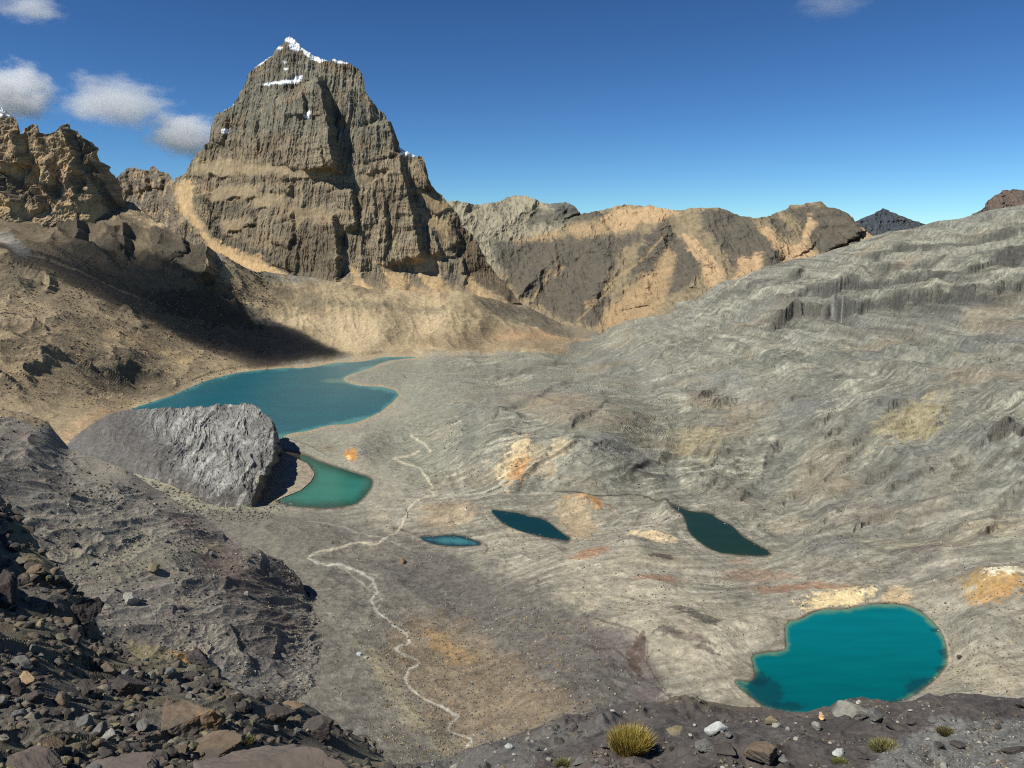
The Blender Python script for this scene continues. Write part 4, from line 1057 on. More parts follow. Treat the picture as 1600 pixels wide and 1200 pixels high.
def h_disp(P, px, py):
    X, Y, Z = P[..., 0].astype(F32), P[..., 1].astype(F32), P[..., 2].astype(F32)
    s = np.clip(Y / 350, .3, 1.5); ds = spacing(X, Y, Z)
    X = X + .45 * Z; Y = Y + .9 * Z
    wx = 20 * fbm(X / 90, Y / 90, 3, 5)
    d = fbm(X / 120, Y / 150, 3, 11) * 8 * s + (ridged((X * .5 + Y * .85 + wx) / 60, (X * .85 - Y * .5 + wx) / 36, 5, 12, .48, res=ds / 48) * 6 - 3) * s
    d = d + ridged((X + wx * .3) / 13, (Y) / 20, 4, 15, .55, res=ds / 16) * 1.3 + fbm(X / 3.2, Y / 3.2, 4, 16, .65, res=ds / 3.2) * .5
    fade = 0.25 + .75 * sstep(-5, 40, py - np.interp(px, [q[0] for q in HS], [q[1] for q in HS]))
    P[..., 2] += d * fade
    for ln, amp, L, sh in HB:
        b = buttress(px, py, ln, amp * .32, L, sh, 2.5); P[..., 2] += b * .8; P[..., 1] -= b * .5
    dv = py - np.interp(px, [q[0] for q in HS], [q[1] for q in HS])
    wv = sstep(70, 8, dv) * sstep(470, 500, px)
    nv_ = self_nvis = 520
    tgt = v_at(px, py); tgt = tgt.copy(); tgt[..., 2] -= .6
    wv[nv_:] = 0
    P = P * (1 - wv[..., None]) + tgt * wv[..., None]
    k = (px[0] > 485)
    P[nv_:, k, 2] -= 10
    return P
def h_paint(P, px, py):
    X, Y = P[..., 0].astype(F32), P[..., 1].astype(F32)
    p = Paint(px.shape, px, py, srgb(124,118,107), X, Y)
    n = fbm(X / 40, Y / 60, 6, 21, .6)
    p.mix(sstep(.0, .35, n), srgb(90,84,78), .7)
    p.mix(sstep(.05, .35, -n), srgb(130,121,108), .6)
    p.mix(sstep(.1, .4, fbm(X / 70, Y / 70, 5, 25)), srgb(108,90,82), .6)
    p.mix(sstep(.12, .3, fbm(X / 24, Y / 24, 5, 27, .62)), srgb(140,130,112), .45)
    p.poly(srgb(132,112,80), [(0,645),(40,645),(78,662),(60,668),(0,655)], 4, 6, .6)
    p.poly(srgb(124,114,80), [(190,1000),(260,1010),(310,1035),(300,1060),(230,1045)], 8, 12, .7)
    p.poly(srgb(176,130,76), [(262,1018),(275,1024),(292,1036),(305,1045),(285,1043),(268,1030)], 2, 3, .9)
    p.poly(srgb(124,118,100), [(60,830),(230,840),(300,870),(250,900),(120,900)], 14, 22, .5)
    p.poly(srgb(132,122,98), [(310,850),(345,850),(350,870),(315,868)], 6, 8, .5)
    p.poly(srgb(142,120,96), [(435,880),(460,900),(466,912),(445,905)], 4, 5, .6)
    p.poly(srgb(78,70,68), [(395,870),(470,900),(474,925),(410,915)], 4, 8, .55)
    p.poly(srgb(74,68,66), [(350,970),(430,985),(436,1035),(400,1050),(360,1010)], 4, 8, .6)
    p.poly(srgb(110,105,96), [(474,915),(520,960),(620,1070),(740,1200),(600,1260),(520,1100),(470,1000)], 14, 16, .6)
    p.poly(srgb(128,120,104), [(540,990),(580,1020),(640,1100),(720,1165),(690,1165),(620,1110),(560,1040)], 12, 14, .7)
    p.line(srgb(126,118,112), [(390,1030),(430,1062),(480,1095)], 2.5, 2, .6)
    c = p.c * (1.06 + .34 * fbm(X / 1.8, Y / 1.8, 4, 41, .75) + .25 * (_rs.random_sample(px.shape) - .5))[..., None]
    return np.clip(c, .012, .8)
HL = Layer(-160, 760, 1.15, HS, [(-160,1300),(760,1300)], 520, tpsH.Y, h_disp, h_paint, back=(14, 1.2, .75), jag=(1.5, 10), seed=5)
m_dark = ground_mat('dark volcanic slope', 0.9, 0.45, 1.0)
for o in HL.emit(None, [('dark_hillside', m_dark, None)])['dark_hillside']: tag(o, kind='structure')

# ================================================================== NEAR GROUND (rubble left, rock shelf right)
NS = [(-160,700),(0,775),(20,800),(45,828),(65,862),(100,900),(130,935),(150,972),(162,1002),(185,1018),(240,1040),(300,1052),(340,1058),(380,1085),(440,1090),(480,1112),(512,1135),(530,1150),(575,1165),(600,1188),(640,1198),(700,1186),(745,1171),(790,1156),(830,1142),(865,1130),(910,1118),(950,1106),(1000,1100),(1050,1098),(1090,1098),(1118,1104),(1150,1106),(1200,1110),(1250,1112),(1295,1112),(1320,1104),(1345,1102),(1360,1106),(1385,1104),(1420,1100),(1450,1093),(1490,1090),(1530,1092),(1570,1096),(1600,1098),(1760,1105)]
nc = [(-160,700,55),(0,775,62),(65,862,52),(130,935,46),(162,1002,42),(240,1040,41),(340,1058,38),(440,1090,34),(512,1135,30),(600,1188,25),(700,1186,23),(790,1156,21.5),(865,1130,20.5),(950,1106,20),(1090,1098,19.5),(1250,1112,18),(1345,1102,17.5),(1490,1090,17.5),(1600,1098,17),(1760,1105,16.5),
      (0,900,44),(0,1000,31),(0,1100,21),(0,1200,14.5),(150,1100,25),(300,1110,26),(300,1200,15),(150,1200,14.5),(450,1150,24),(450,1200,16),(600,1200,20),(750,1200,15.5),(985,1160,14),(985,1200,11.5),(1200,1160,13.2),(1200,1200,11),(1400,1150,13.8),(1400,1200,10.8),(1600,1150,13.4),(1600,1200,10.6),(1760,1200,10),
      (-160,1200,13),(-160,1500,6),(300,1500,6.2),(800,1500,6),(1400,1500,5.6),(1760,1500,5.4)]
tpsN = TPS(nc); tpsN.grid(-200, 1800, 680, 1520)
def rub(px, py):                      # 1 on the rubble side, 0 on the shelf
    return sstep(640, 560, px - (py - 1150) * .6)
def n_disp(P, px, py):
    X, Y, Z = P[..., 0].astype(F32), P[..., 1].astype(F32), P[..., 2].astype(F32)
    r = rub(px, py); ds = spacing(X, Y, Z)
    X = X + .45 * Z; Y = Y + .9 * Z
    wx = 2 * fbm(X / 6, Y / 6, 3, 5)
    rb = fbm(X / 7, Y / 7, 3, 11) * 1.5 + (ridged((X + wx) / 3.6, (Y + wx) / 4.4, 4, 12, .5, res=ds / 4) * .75) + fbm(X / 1.1, Y / 1.1, 4, 16, .6, res=ds / 1.1) * .24
    cl = np.clip(fbm(X / .55, Y / .55, 3, 18, .6, res=ds / .55) * 2.2, -.1, .5) * .10
    a = X * .96 + Y * .25; b = Y * .96 - X * .25
    lay = b / 1.1 + Z * .5 + .9 * fbm(X / 4, Y / 4, 3, 31); tf = lay - np.floor(lay)
    sh = fbm(X / 5, Y / 3.5, 3, 21) * .5 + (sstep(.25, .55, tf) - tf) * .14 + ridged(a / 2.2, b / 1.0, 5, 23, .55, res=ds / 1.6) * .26 + fbm(X / .5, Y / .5, 4, 24, .65, res=ds / .5) * .07 + np.clip(fbm(X / 1.6, Y / 1.1, 4, 26, .6), .05, .6) * .5
    for (bx, by, rx, ry, h) in [(1090,1115,70,16,.35),(1335,1108,34,10,.35),(1370,1112,22,9,.3),(1490,1110,110,20,.3),(1200,1185,200,14,.25),(760,1190,60,14,.25),(1240,1150,60,10,.25)]:
        sh = sh + h * np.exp(-1.2 * (((px - bx) / rx) ** 2 + ((py - by) / ry) ** 2))
    fade = .35 + .65 * sstep(0, 25, py - np.interp(px, [q[0] for q in NS], [q[1] for q in NS]))
    P[..., 2] += (r * (rb + cl) + (1 - r) * sh) * fade
    return P
def n_paint(P, px, py):
    X, Y = P[..., 0].astype(F32), P[..., 1].astype(F32)
    r = rub(px, py)
    X = X + .45 * P[..., 2].astype(F32); Y = Y + .9 * P[..., 2].astype(F32)
    p = Paint(px.shape, px, py, srgb(90,83,79), X, Y)
    p.mix(r, srgb(98,92,82), 1)
    p.mix(sstep(.0, .35, fbm(X / 3, Y / 3, 5, 3)) * r, srgb(70,64,60), .7)
    p.mix(sstep(.1, .35, fbm(X / 4, Y / 4, 5, 7)) * r, srgb(120,110,84), .6)
    p.mix(sstep(.0, .35, fbm(X / 2.5, Y / 1.2, 5, 9)) * (1 - r), srgb(78,73,70), .6)
    p.mix(sstep(.05, .35, fbm(X / 3.4, Y / 2, 5, 13)) * (1 - r), srgb(106,97,88), .6)
    p.poly(srgb(116,115,110), [(1480,1140),(1700,1130),(1760,1300),(1300,1300),(1380,1185),(1430,1165)], 6, 10, .85)
    p.poly(srgb(112,110,104), [(560,1185),(700,1170),(960,1150),(930,1170),(880,1190),(800,1240),(560,1300)], 8, 14, .55)
    p.poly(srgb(100,96,90), [(960,1150),(1250,1150),(1300,1195),(1000,1170)], 6, 14, .5)
    p.poly(srgb(118,104,80), [(1020,1110),(1100,1100),(1160,1110),(1120,1130),(1040,1125)], 8, 8, .5)
    p.poly(srgb(120,112,84), [(560,1160),(600,1165),(600,1200),(520,1200)], 8, 8, .5)
    p.poly(srgb(126,108,88), [(0,955),(30,965),(40,1000),(0,1020),(-60,1000)], 6, 12, .6)
    p.poly(srgb(124,116,84), [(10,830),(60,845),(80,890),(40,900),(0,870)], 8, 10, .5)
    c = p.c * (1 + .36 * fbm(X / .22, Y / .22, 4, 41, .75))[..., None]
    return np.clip(c, .012, .7)
NL = Layer(-160, 1760, 1.2, NS, [(-160,1500),(1760,1500)], 900, tpsN.Y, n_disp, n_paint, back=(16, 1.25, 1.1), jag=(1.5, 9), seed=11, near_rows=(.3, .6, 1.5))
m_near = ground_mat('near rock and grit', 7.0, 0.42, 1.0)
m_shelf = ground_mat('rock shelf', 4.0, 0.30, 0.9, stretch=(1, 2.2, 2.2))
gravel = inpoly([(1480,1140),(1700,1130),(1760,1300),(1300,1300),(1380,1185),(1430,1165)], 5)
nr = NL.emit(None, [('rubble_slope', m_near, lambda x, y: rub(x, y) > .5), ('gravel_ground', m_near, gravel), ('rock_shelf', m_shelf, None)])
for n, os_ in nr.items():
    for o in os_: tag(o, kind='structure')

# ================================================================== ROCKS
def ico(sub):
    t = (1 + 5 ** .5) / 2
    V = [(-1,t,0),(1,t,0),(-1,-t,0),(1,-t,0),(0,-1,t),(0,1,t),(0,-1,-t),(0,1,-t),(t,0,-1),(t,0,1),(-t,0,-1),(-t,0,1)]
    T = [(0,11,5),(0,5,1),(0,1,7),(0,7,10),(0,10,11),(1,5,9),(5,11,4),(11,10,2),(10,7,6),(7,1,8),(3,9,4),(3,4,2),(3,2,6),(3,6,8),(3,8,9),(4,9,5),(2,4,11),(6,2,10),(8,6,7),(9,8,1)]
    V = [np.array(v, float) / np.linalg.norm(v) for v in V]
    for _ in range(sub):
        c = {}; T2 = []
        def mid(a, b):
            k = (min(a, b), max(a, b))
            if k not in c:
                v = V[a] + V[b]; V.append(v / np.linalg.norm(v)); c[k] = len(V) - 1
            return c[k]
        for a, b, d in T:
            x, y, z = mid(a, b), mid(b, d), mid(d, a)
            T2 += [(a,x,z),(b,y,x),(d,z,y),(x,y,z)]
        T = T2
    return np.array(V, F32), np.array(T, np.int32)
ICO = {k: ico(k) for k in (1, 2, 4)}

def rock_verts(sub, seed, size, cuts=9, rough=.06, strat=0):
    """an angular block: a sphere cut by random planes, chipped by noise"""
    rs = np.random.RandomState(seed)
    V = ICO[sub][0].copy()
    V = V * (0.95 + .25 * fbm(V[:, 0:1] * 1.3 + V[:, 2:3], V[:, 1:2] * 1.3 - V[:, 2:3], 2, seed)) * 1.15
    for i in range(cuts):
        n = rs.normal(size=3); n /= np.linalg.norm(n)
        d = rs.uniform(.45, .82)
        e = V @ n - d
        V = V - np.clip(e, 0, None)[:, None] * n * .93
    if rough:
        q = fbm(V[:, 0] * 3 + V[:, 2] * 2.1, V[:, 1] * 3 - V[:, 2] * 1.7, 5, seed + 3, .6)
        V = V * (1 + rough * 2.2 * q)[:, None]
    if strat: V[:, 2] += strat * np.sin(V[:, 2] * 16 + V[:, 0] * 2)
    V = V / np.abs(V).max(0)
    return (V * np.array(size, F32) * .5).astype(F32)

def lichen_top(m, col):
    t = m.node_tree; N = t.nodes; L = t.links; b = N['Principled BSDF']
    src_ = b.inputs['Base Color'].links[0].from_socket
    g = N.new('ShaderNodeNewGeometry'); sp = N.new('ShaderNodeSeparateXYZ'); L.new(g.outputs['Normal'], sp.inputs[0])
    tc = N.new('ShaderNodeTexCoord'); nz = N.new('ShaderNodeTexNoise'); nz.inputs['Scale'].default_value = 2.2; nz.inputs['Detail'].default_value = 7; L.new(tc.outputs['Object'], nz.inputs['Vector'])
    s2 = N.new('ShaderNodeSeparateXYZ'); L.new(tc.outputs['Object'], s2.inputs[0])
    a1 = N.new('ShaderNodeMath'); a1.operation = 'MULTIPLY_ADD'; a1.inputs[1].default_value = .35; L.new(s2.outputs['X'], a1.inputs[0]); L.new(s2.outputs['Z'], a1.inputs[2])
    a2 = N.new('ShaderNodeMath'); a2.operation = 'MULTIPLY_ADD'; a2.inputs[1].default_value = 1.6; L.new(nz.outputs['Fac'], a2.inputs[0]); L.new(a1.outputs[0], a2.inputs[2])
    mr = N.new('ShaderNodeMapRange'); mr.inputs[1].default_value = 1.3; mr.inputs[2].default_value = 1.6; L.new(a2.outputs[0], mr.inputs[0])
    mx = N.new('ShaderNodeMix'); mx.data_type = 'RGBA'; L.new(mr.outputs[0], mx.inputs[0]); L.new(src_, mx.inputs[6]); mx.inputs[7].default_value = (*col, 1)
    L.new(mx.outputs[2], b.inputs['Base Color'])
    return m
def camdepth(p): return p.y * CP - p.z * SP
RM = {
 'brown': rock_mat('brown rock', srgb(104,90,74), .4, 1.6, srgb(84,78,70)),
 'dark': rock_mat('dark rock', srgb(72,66,62), .4, 2.5),
 'dome': rock_mat('speckled rock', srgb(132,130,118), .4, 5, srgb(100,98,92)),
 'grey': rock_mat('grey rock', srgb(104,102,98), .4, 2.5),
 'pale': rock_mat('pale rock', srgb(146,143,132), .4, 3, srgb(104,104,100)),
 'white': rock_mat('white quartz rock', srgb(176,178,172), .4, 5, srgb(96,100,100)),
 'yellow': rock_mat('lichen yellow rock', srgb(128,118,90), .4, 3, srgb(96,92,80)),
 'moss': rock_mat('greenish rock', srgb(98,94,72), .4, 2, srgb(74,72,64)),
 'slab': rock_mat('smooth purplish slab rock', srgb(98,88,80), .25, .8, srgb(110,98,86)),
 'rust': rock_mat('rusty rock', srgb(116,98,78), .4, 1.5, srgb(92,84,74)),
 'orange': rock_mat('orange rock', srgb(200,160,110), .2, 3),
 'peach': rock_mat('peach rock', srgb(150,128,100), .25, 3),
}
RM['topped'] = lichen_top(rock_mat('brown rock with orange top', srgb(104,90,74), .4, 1.6, srgb(84,78,70)), srgb(138,108,74))
def place_rock(layer, px, py, wpx, hpx, mat, label, group=None, seed=1, deep=1.0, sink=.3, rz=None, rough=.06, cuts=9, name='boulder', strat=0, tilt=0, sub=4):
    p = layer.hit(px, py)
    k = camdepth(p) / FPX
    sz = (wpx * k, wpx * k * deep, hpx * k)
    V = rock_verts(sub, seed, sz, cuts, rough, strat)
    o = tri_mesh(name, V, ICO[sub][1], RM[mat])
    o.location = p + Vector((0, 0, sz[2] * (.5 - sink)))
    rr = random.Random(seed)
    o.rotation_euler = (0, R(tilt), R(rz) if rz is not None else rr.uniform(-.4, .4))
    tag(o, label, 'rock', group)
    return o
A = [
 (HL,205,940,26,22,'pale','pale grey boulder with a black shadow on its right, alone on the dark hillside',1,.9,.15),
 (HL,240,892,20,17,'yellow','tan cube-like boulder standing alone just above the pale grey boulder',2,.9,.15),
 (HL,52,876,36,36,'moss','large olive green boulder at the top of the rubble, left edge of the photo',3,.8,.25),
 (HL,82,892,24,12,'pale','low pale slab lying right of the olive green boulder',4,.9,.3),
 (HL,116,852,14,11,'dark','dark boulder upslope to the right of the olive green boulder',5,.9,.2),
 (HL,142,866,10,8,'grey','small grey boulder between the dark boulder and the tan cube-like boulder',6,.9,.2),
 (HL,560,1024,11,8,'white','larger of two white boulders side by side left of the winding trail',7,.9,.2),
 (HL,572,1028,10,6,'pale','smaller flatter of two white boulders side by side left of the winding trail',8,.9,.2),
 (HL,556,1058,9,6,'dark','dark stone downslope of the two white boulders',9,.9,.2),
 (HL,507,1076,7,6,'white','small white stone on the dark scree above the jagged dark outcrop',10,.9,.2),
 (HL,519,1076,8,6,'grey','grey stone just right of the small white stone on the scree',12,.9,.2),
 (HL,512,1091,9,8,'grey','lone grey stone below the small white stone on the scree',13,.9,.2),
 (HL,386,928,8,7,'pale','pale stone on the domed shoulder of the dark hillside',14,.9,.2),
 (HL,183,921,7,6,'dark','small dark stone just above the pale grey boulder',15,.9,.2),
 (HL,310,1030,40,24,'dark','dark rounded outcrop boulder right of the orange earth streak',16,.8,.4),
 (NL,300,1140,104,76,'topped','big brown block with an orange top and a deep shadow on its right',21,.9,.28),
 (NL,318,1176,118,40,'brown','long layered brown ledge under the big orange-topped block',22,.7,.35),
 (NL,356,1165,26,26,'brown','squarish block at the right end of the layered brown ledge',23,.9,.25),
 (NL,202,1082,70,46,'dark','largest dark boulder in the rubble, casting a wide black shadow',24,.8,.3),
 (NL,132,1078,32,26,'dark','dark upright boulder left of the largest dark boulder',25,.9,.25),
 (NL,42,1066,34,26,'peach','peach-lit boulder with a black right side at the left of the rubble',26,.9,.25),
 (NL,28,1086,32,26,'dark','dark pointed boulder just below the peach-lit boulder',27,.9,.25),
 (NL,223,1137,28,20,'grey','smooth blue-grey block in the rubble left of the orange-topped block',28,.9,.25),
 (NL,178,1136,20,15,'yellow','yellowish flat block left of the blue-grey block',29,.9,.25),
 (NL,172,1156,24,20,'pale','pale grey wedge just below the yellowish flat block',30,.9,.2),
 (NL,80,1175,40,32,'rust','reddish brown block near the lower left corner of the rubble',31,.9,.25),
 (NL,100,1192,26,16,'yellow','pale green-yellow slab below the reddish brown block',32,.9,.25),
 (NL,380,1112,24,24,'dark','small dark pyramid-shaped boulder right of the orange-topped block',33,.9,.2),
 (NL,438,1124,52,34,'dark','broad dark knob behind the smooth bottom slab',34,.8,.3),
 (NL,498,1146,48,34,'dark','jagged dark brown outcrop at the right end of the rubble crest',35,.8,.3),
 (NL,455,1104,44,12,'rust','thin pinkish ledge on the rubble crest above the dark knob',36,.8,.4),
 (NL,130,960,60,46,'dark','tall dark boulder on the rubble crest with a black right face',37,.8,.35),
 (NL,8,935,50,60,'dark','huge dark rock in shadow at the left edge above the rubble',38,.8,.3),
 (NL,326,1150,16,14,'grey','small grey wedge in the shadow of the orange-topped block',39,.9,.2),
 (NL,300,1060,26,14,'dark','dark shard on the rubble crest left of the pinkish ledge',40,.9,.25),
 (NL,335,1072,24,22,'dark','dark tilted block at the bend of the rubble crest',41,.9,.25),
 (NL,40,1205,100,52,'slab','smooth grey slab in the bottom left corner of the photo',42,1.0,.5),
 (NL,435,1222,300,96,'slab','very large smooth purplish slab along the bottom edge, left of centre',43,.55,.5),
 (NL,180,1204,130,34,'slab','flat brown slab on the bottom edge between the corner slab and the very large slab',44,.8,.5),
 (NL,962,1166,26,22,'yellow','cream yellow boulder just left of the grass tussock',51,.9,.2),
 (NL,976,1176,24,11,'white','flat white stone in front of the cream yellow boulder',52,.9,.25),
 (NL,1054,1146,32,11,'yellow','thin yellowish slab right of the grass tussock, dark underneath',53,.8,.1),
 (NL,1115,1148,42,27,'white','bright white and dark grey block on the rock shelf',54,.8,.15),
 (NL,1040,1115,46,10,'dark','dark flat slab near the edge of the shelf above the tussock',55,.6,.3),
 (NL,1098,1130,52,18,'dark','dark hump of rock behind the white and grey block',56,.7,.4),
 (NL,1098,1168,44,20,'grey','grey faceted block in front of the white and grey block',57,.8,.3),
 (NL,1134,1176,38,20,'dark','low dark block between the faceted grey and the rugged brown boulders',58,.8,.3),
 (NL,1186,1186,58,34,'brown','rugged brown boulder, undercut, in the lower right foreground',59,.8,.1),
 (NL,1223,1190,20,13,'grey','small grey stone touching the right side of the rugged brown boulder',60,.9,.2),
 (NL,1334,1114,64,22,'dome','pale speckled dome of rock on the shelf edge against the lake',61,.7,.35),
 (NL,1366,1123,32,22,'grey','cracked grey block right of the pale dome on the shelf edge',62,.8,.25),
 (NL,1202,1127,26,12,'yellow','low pale stone on the shelf left of the orange cairn',63,.8,.3),
 (NL,1214,1134,16,8,'pale','smaller pale stone just below right of the low pale stone',64,.8,.3),
 (NL,1455,1126,16,6,'grey','left of two small grey stones on the purplish shelf',65,.8,.3),
 (NL,1479,1124,20,9,'grey','right of two small grey stones on the purplish shelf',66,.8,.2),
 (NL,1496,1166,26,9,'dark','flat dark stone casting a black shadow on the gravel',67,.7,.1),
 (NL,1584,1174,40,11,'dark','long dark stone lying on the gravel at the right edge',68,.5,.2),
 (NL,1590,1102,18,10,'dark','dark stone on the shelf edge at the far right',69,.8,.2),
 (NL,1311,1180,20,14,'white','whitish stone behind the small green cushion plant',70,.9,.2),
 (NL,1346,1182,22,6,'dark','thin dark flake right of the whitish stone',71,.5,.3),
 (NL,1400,1136,40,10,'dark','dark ledge stone below the cracked grey block',72,.6,.3),
 (NL,958,1112,9,6,'white','small white stone near the shelf edge left of the dark flat slab',73,.9,.2),
 (NL,1085,1133,7,6,'white','tiny bright stone left of the white and grey block',74,.9,.2),
 (NL,905,1190,24,10,'grey','grey slab lying left below the cream yellow boulder',75,.8,.3),
 (NL,873,1160,20,12,'dark','dark stone on the bluish rubble left of the tussock',76,.9,.3),
 (NL,795,1168,14,9,'white','white stone on the bluish rubble at the left end of the shelf',77,.9,.2),
 (V,630,878,15,9,'rust','lone brownish boulder on the valley floor right of the trail',78,.9,.2),
 (V,1498,1028,9,8,'dark','lone dark boulder on the shore right of the turquoise lake',79,.9,.2),
]
for (L_, x, y, wp, hp, mt, lb, sd_, dp, sk) in A:
    place_rock(L_, x, y, wp, hp, mt, lb, None, sd_, dp, sk, rough=.085, cuts=10 if mt != 'slab' else 5, strat=.015 if mt in ('brown', 'slab') else 0)

LMK = [(x, y, re_) for (x, y, re_) in [(52,876,'the large olive green boulder'),(205,940,'the pale grey boulder on the hillside'),(8,935,'the huge dark rock at the left edge'),(130,960,'the tall dark crest boulder'),(132,1078,'the dark upright boulder'),
 (202,1082,'the largest dark rubble boulder'),(42,1066,'the peach-lit boulder'),(223,1137,'the blue-grey block'),(300,1140,'the big orange-topped block'),(80,1175,'the reddish corner boulder'),(172,1156,'the pale grey wedge'),
 (380,1112,'the dark pyramid boulder'),(438,1124,'the broad dark knob'),(498,1146,'the jagged dark outcrop'),(455,1104,'the pinkish ledge'),(386,928,'the pale stone on the domed shoulder'),(560,1024,'the two white boulders'),
 (310,1030,'the dark rounded outcrop'),(512,1091,'the lone grey scree stone'),(962,1166,'the cream yellow boulder'),(1115,1148,'the white and grey block'),(1186,1186,'the rugged brown boulder'),(1332,1114,'the pale speckled dome'),
 (1366,1123,'the cracked grey block'),(1283,1120,'the orange cairn'),(1496,1166,'the flat dark gravel stone'),(1478,1143,'the small dark olive plant'),(795,1168,'the white stone at the shelf end'),(1584,1174,'the long dark stone'),(1400,1190,'the straw-coloured plant'),(700,1190,'the end of the trail')]]
SC_ = []
def relabel():
    D8 = ['right of', 'above right of', 'above', 'above left of', 'left of', 'below left of', 'below', 'below right of']
    W = ['closest', 'second closest', 'third closest', 'fourth closest', 'fifth closest', 'sixth closest', 'seventh closest', 'eighth closest', 'ninth closest', 'tenth closest']
    bk = {}
    for o, x, y, col in SC_:
        d, lx, ly, nm = min(((x - a) ** 2 + (y - b) ** 2, a, b, n) for a, b, n in LMK)
        k = int(round(math.atan2(-(y - ly), x - lx) / (math.pi / 4))) % 8
        bk.setdefault((col, D8[k], nm), []).append((d, o))
    for (col, dr, nm), L in bk.items():
        L.sort(key=lambda q: q[0])
        for i, (d, o) in enumerate(L):
            o['label'] = f'{col} rock {dr} {nm}' if len(L) == 1 else f'{W[min(i, 9)]} {col} rock {dr} {nm}'
# a few hundred more: one prototype per kind, copied
rnd = random.Random(5)
protos = []
for i in range(9):
    V_ = rock_verts(2, 200 + i, (1, rnd.uniform(.75, 1), rnd.uniform(.55, .85)), 8, .05)
    protos.append((V_, ICO[2][1]))
pm = {}
def scatter(layer, n, inside, smin, smax, mats, labels, group, seed, power=3.0, zone=None):
    rr = random.Random(seed); c = 0
    while c < n:
        x = rr.uniform(*zone[0]); y = rr.uniform(*zone[1])
        if not inside(x, y): continue
        p = layer.hit(x, y)
        if abs(project(p.x, p.y, p.z)[1] - y) > 6: continue
        w_ = (smin + (smax - smin) * rr.random() ** power)
        k = camdepth(p) / FPX * w_
        mt = rr.choice(mats); pi = rr.randrange(9)
        if (pi, mt) not in pm:
            V_, T_ = protos[pi]
            o = tri_mesh('boulder', V_, T_, RM[mt]); pm[(pi, mt)] = o
        else:
            o = pm[(pi, mt)].copy(); C.objects.link(o)
        o.scale = (k, k, k); o.location = p + Vector((0, 0, k * .18)); o.rotation_euler = (rr.uniform(-.3, .3), rr.uniform(-.3, .3), rr.uniform(0, 6.28))
        tag(o, labels[mt], 'rock', group); c += 1
        SC_.append((o, x, y, {'moss': 'olive', 'yellow': 'yellowish', 'pale': 'pale'}.get(mt, mt)))
def nsky(x): return float(np.interp(x, [q[0] for q in NS], [q[1] for q in NS]))
def hsky(x): return float(np.interp(x, [q[0] for q in HS], [q[1] for q in HS]))
scatter(NL, 150, lambda x, y: y > nsky(x) + 4 and x < 600 + (y - 1150) * .6, 9, 34, ['dark', 'dark', 'brown', 'grey', 'moss', 'yellow'],
        {'dark': 'dark angular boulder lying in the rubble at the lower left', 'brown': 'brown angular boulder lying in the rubble at the lower left', 'grey': 'grey angular boulder lying in the rubble at the lower left',
         'moss': 'olive brown boulder lying in the rubble at the lower left', 'yellow': 'yellowish boulder lying in the rubble at the lower left'}, 'boulders in the rubble at the lower left', 31, 2.5, ((-20, 600), (790, 1230)))
scatter(HL, 60, lambda x, y: y > hsky(x) + 10 and y < nsky(x) - 5, 4, 11, ['dark', 'grey', 'moss'],
        {'dark': 'small dark stone on the dark hillside', 'grey': 'small grey stone on the dark hillside', 'moss': 'small olive brown stone on the dark hillside'}, 'stones on the dark hillside', 32, 2.5, ((0, 640), (700, 1150)))
scatter(NL, 50, lambda x, y: y > nsky(x) + 3, 5, 20, ['grey', 'dark', 'pale'],
        {'dark': 'small dark stone on the rock shelf along the bottom edge', 'grey': 'small grey stone on the rock shelf along the bottom edge', 'pale': 'small pale stone on the rock shelf along the bottom edge'}, 'stones on the rock shelf', 33, 2.8, ((620, 1600), (1110, 1215)))

relabel()
# uncountable rubble: one object per landform
m_rub = ground_mat('loose stones', 9.0, 0.35, 0.5)
m_rub2 = ground_mat('loose far stones', 2.0, 0.3, 0.3)
def stones(name, layer, n, weight, smin, smax, power, cols, mat, seed, sub=1):
    rs = np.random.RandomState(seed)
    qx, qy = layer.fpx[:layer.nvis], layer.fpy[:layer.nvis]
    wgt = weight(qx, qy).ravel().astype(float); wgt = np.clip(wgt, 0, None); wgt /= wgt.sum()
    idx = rs.choice(len(wgt), n, p=wgt)
    P = layer.P[:layer.nvis].reshape(-1, 3)[idx]
    D = P[:, 1] * CP - P[:, 2] * SP
    sz = (smin + (smax - smin) * rs.random_sample(n) ** power) * D / FPX
    base = [rock_verts(sub, 500 + i, (1, .85, .7), 6, .0) for i in range(12)]
    T0 = ICO[sub][1]; nv = len(base[0])
    ang = rs.uniform(0, 6.28, n); ca, sa = np.cos(ang), np.sin(ang)
    tl = rs.uniform(-.5, .5, n); ct, st_ = np.cos(tl), np.sin(tl)
    B = np.stack(base)[rs.randint(0, 12, n)]
    B = B * rs.uniform(.7, 1.15, (n, 1, 3))
    y = B[..., 1] * ct[:, None] - B[..., 2] * st_[:, None]; z = B[..., 1] * st_[:, None] + B[..., 2] * ct[:, None]
    x = B[..., 0] * ca[:, None] - y * sa[:, None]; y2 = B[..., 0] * sa[:, None] + y * ca[:, None]
    W = np.stack([x, y2, z], -1) * sz[:, None, None] + P[:, None, :]
    W[..., 2] += (sz * (.02 if name == 'rubble' else .12))[:, None]
    T = (T0[None] + (np.arange(n) * nv)[:, None, None]).reshape(-1, 3)
    cc = np.array(cols, F32)[rs.randint(0, len(cols), n)] * rs.uniform(.75, 1.25, (n, 1))
    al = np.repeat(cc, nv, 0)
    o = tri_mesh(name, W.reshape(-1, 3), T, mat, albedo=np.clip(al, .01, .8))
    tag(o, kind='stuff'); return o
skyN = lambda x: np.interp(x, [q[0] for q in NS], [q[1] for q in NS]); skyH = lambda x: np.interp(x, [q[0] for q in HS], [q[1] for q in HS])
vis = lambda x, y: ((x > -60) & (x < 1660) & (y < 1260)).astype(float)
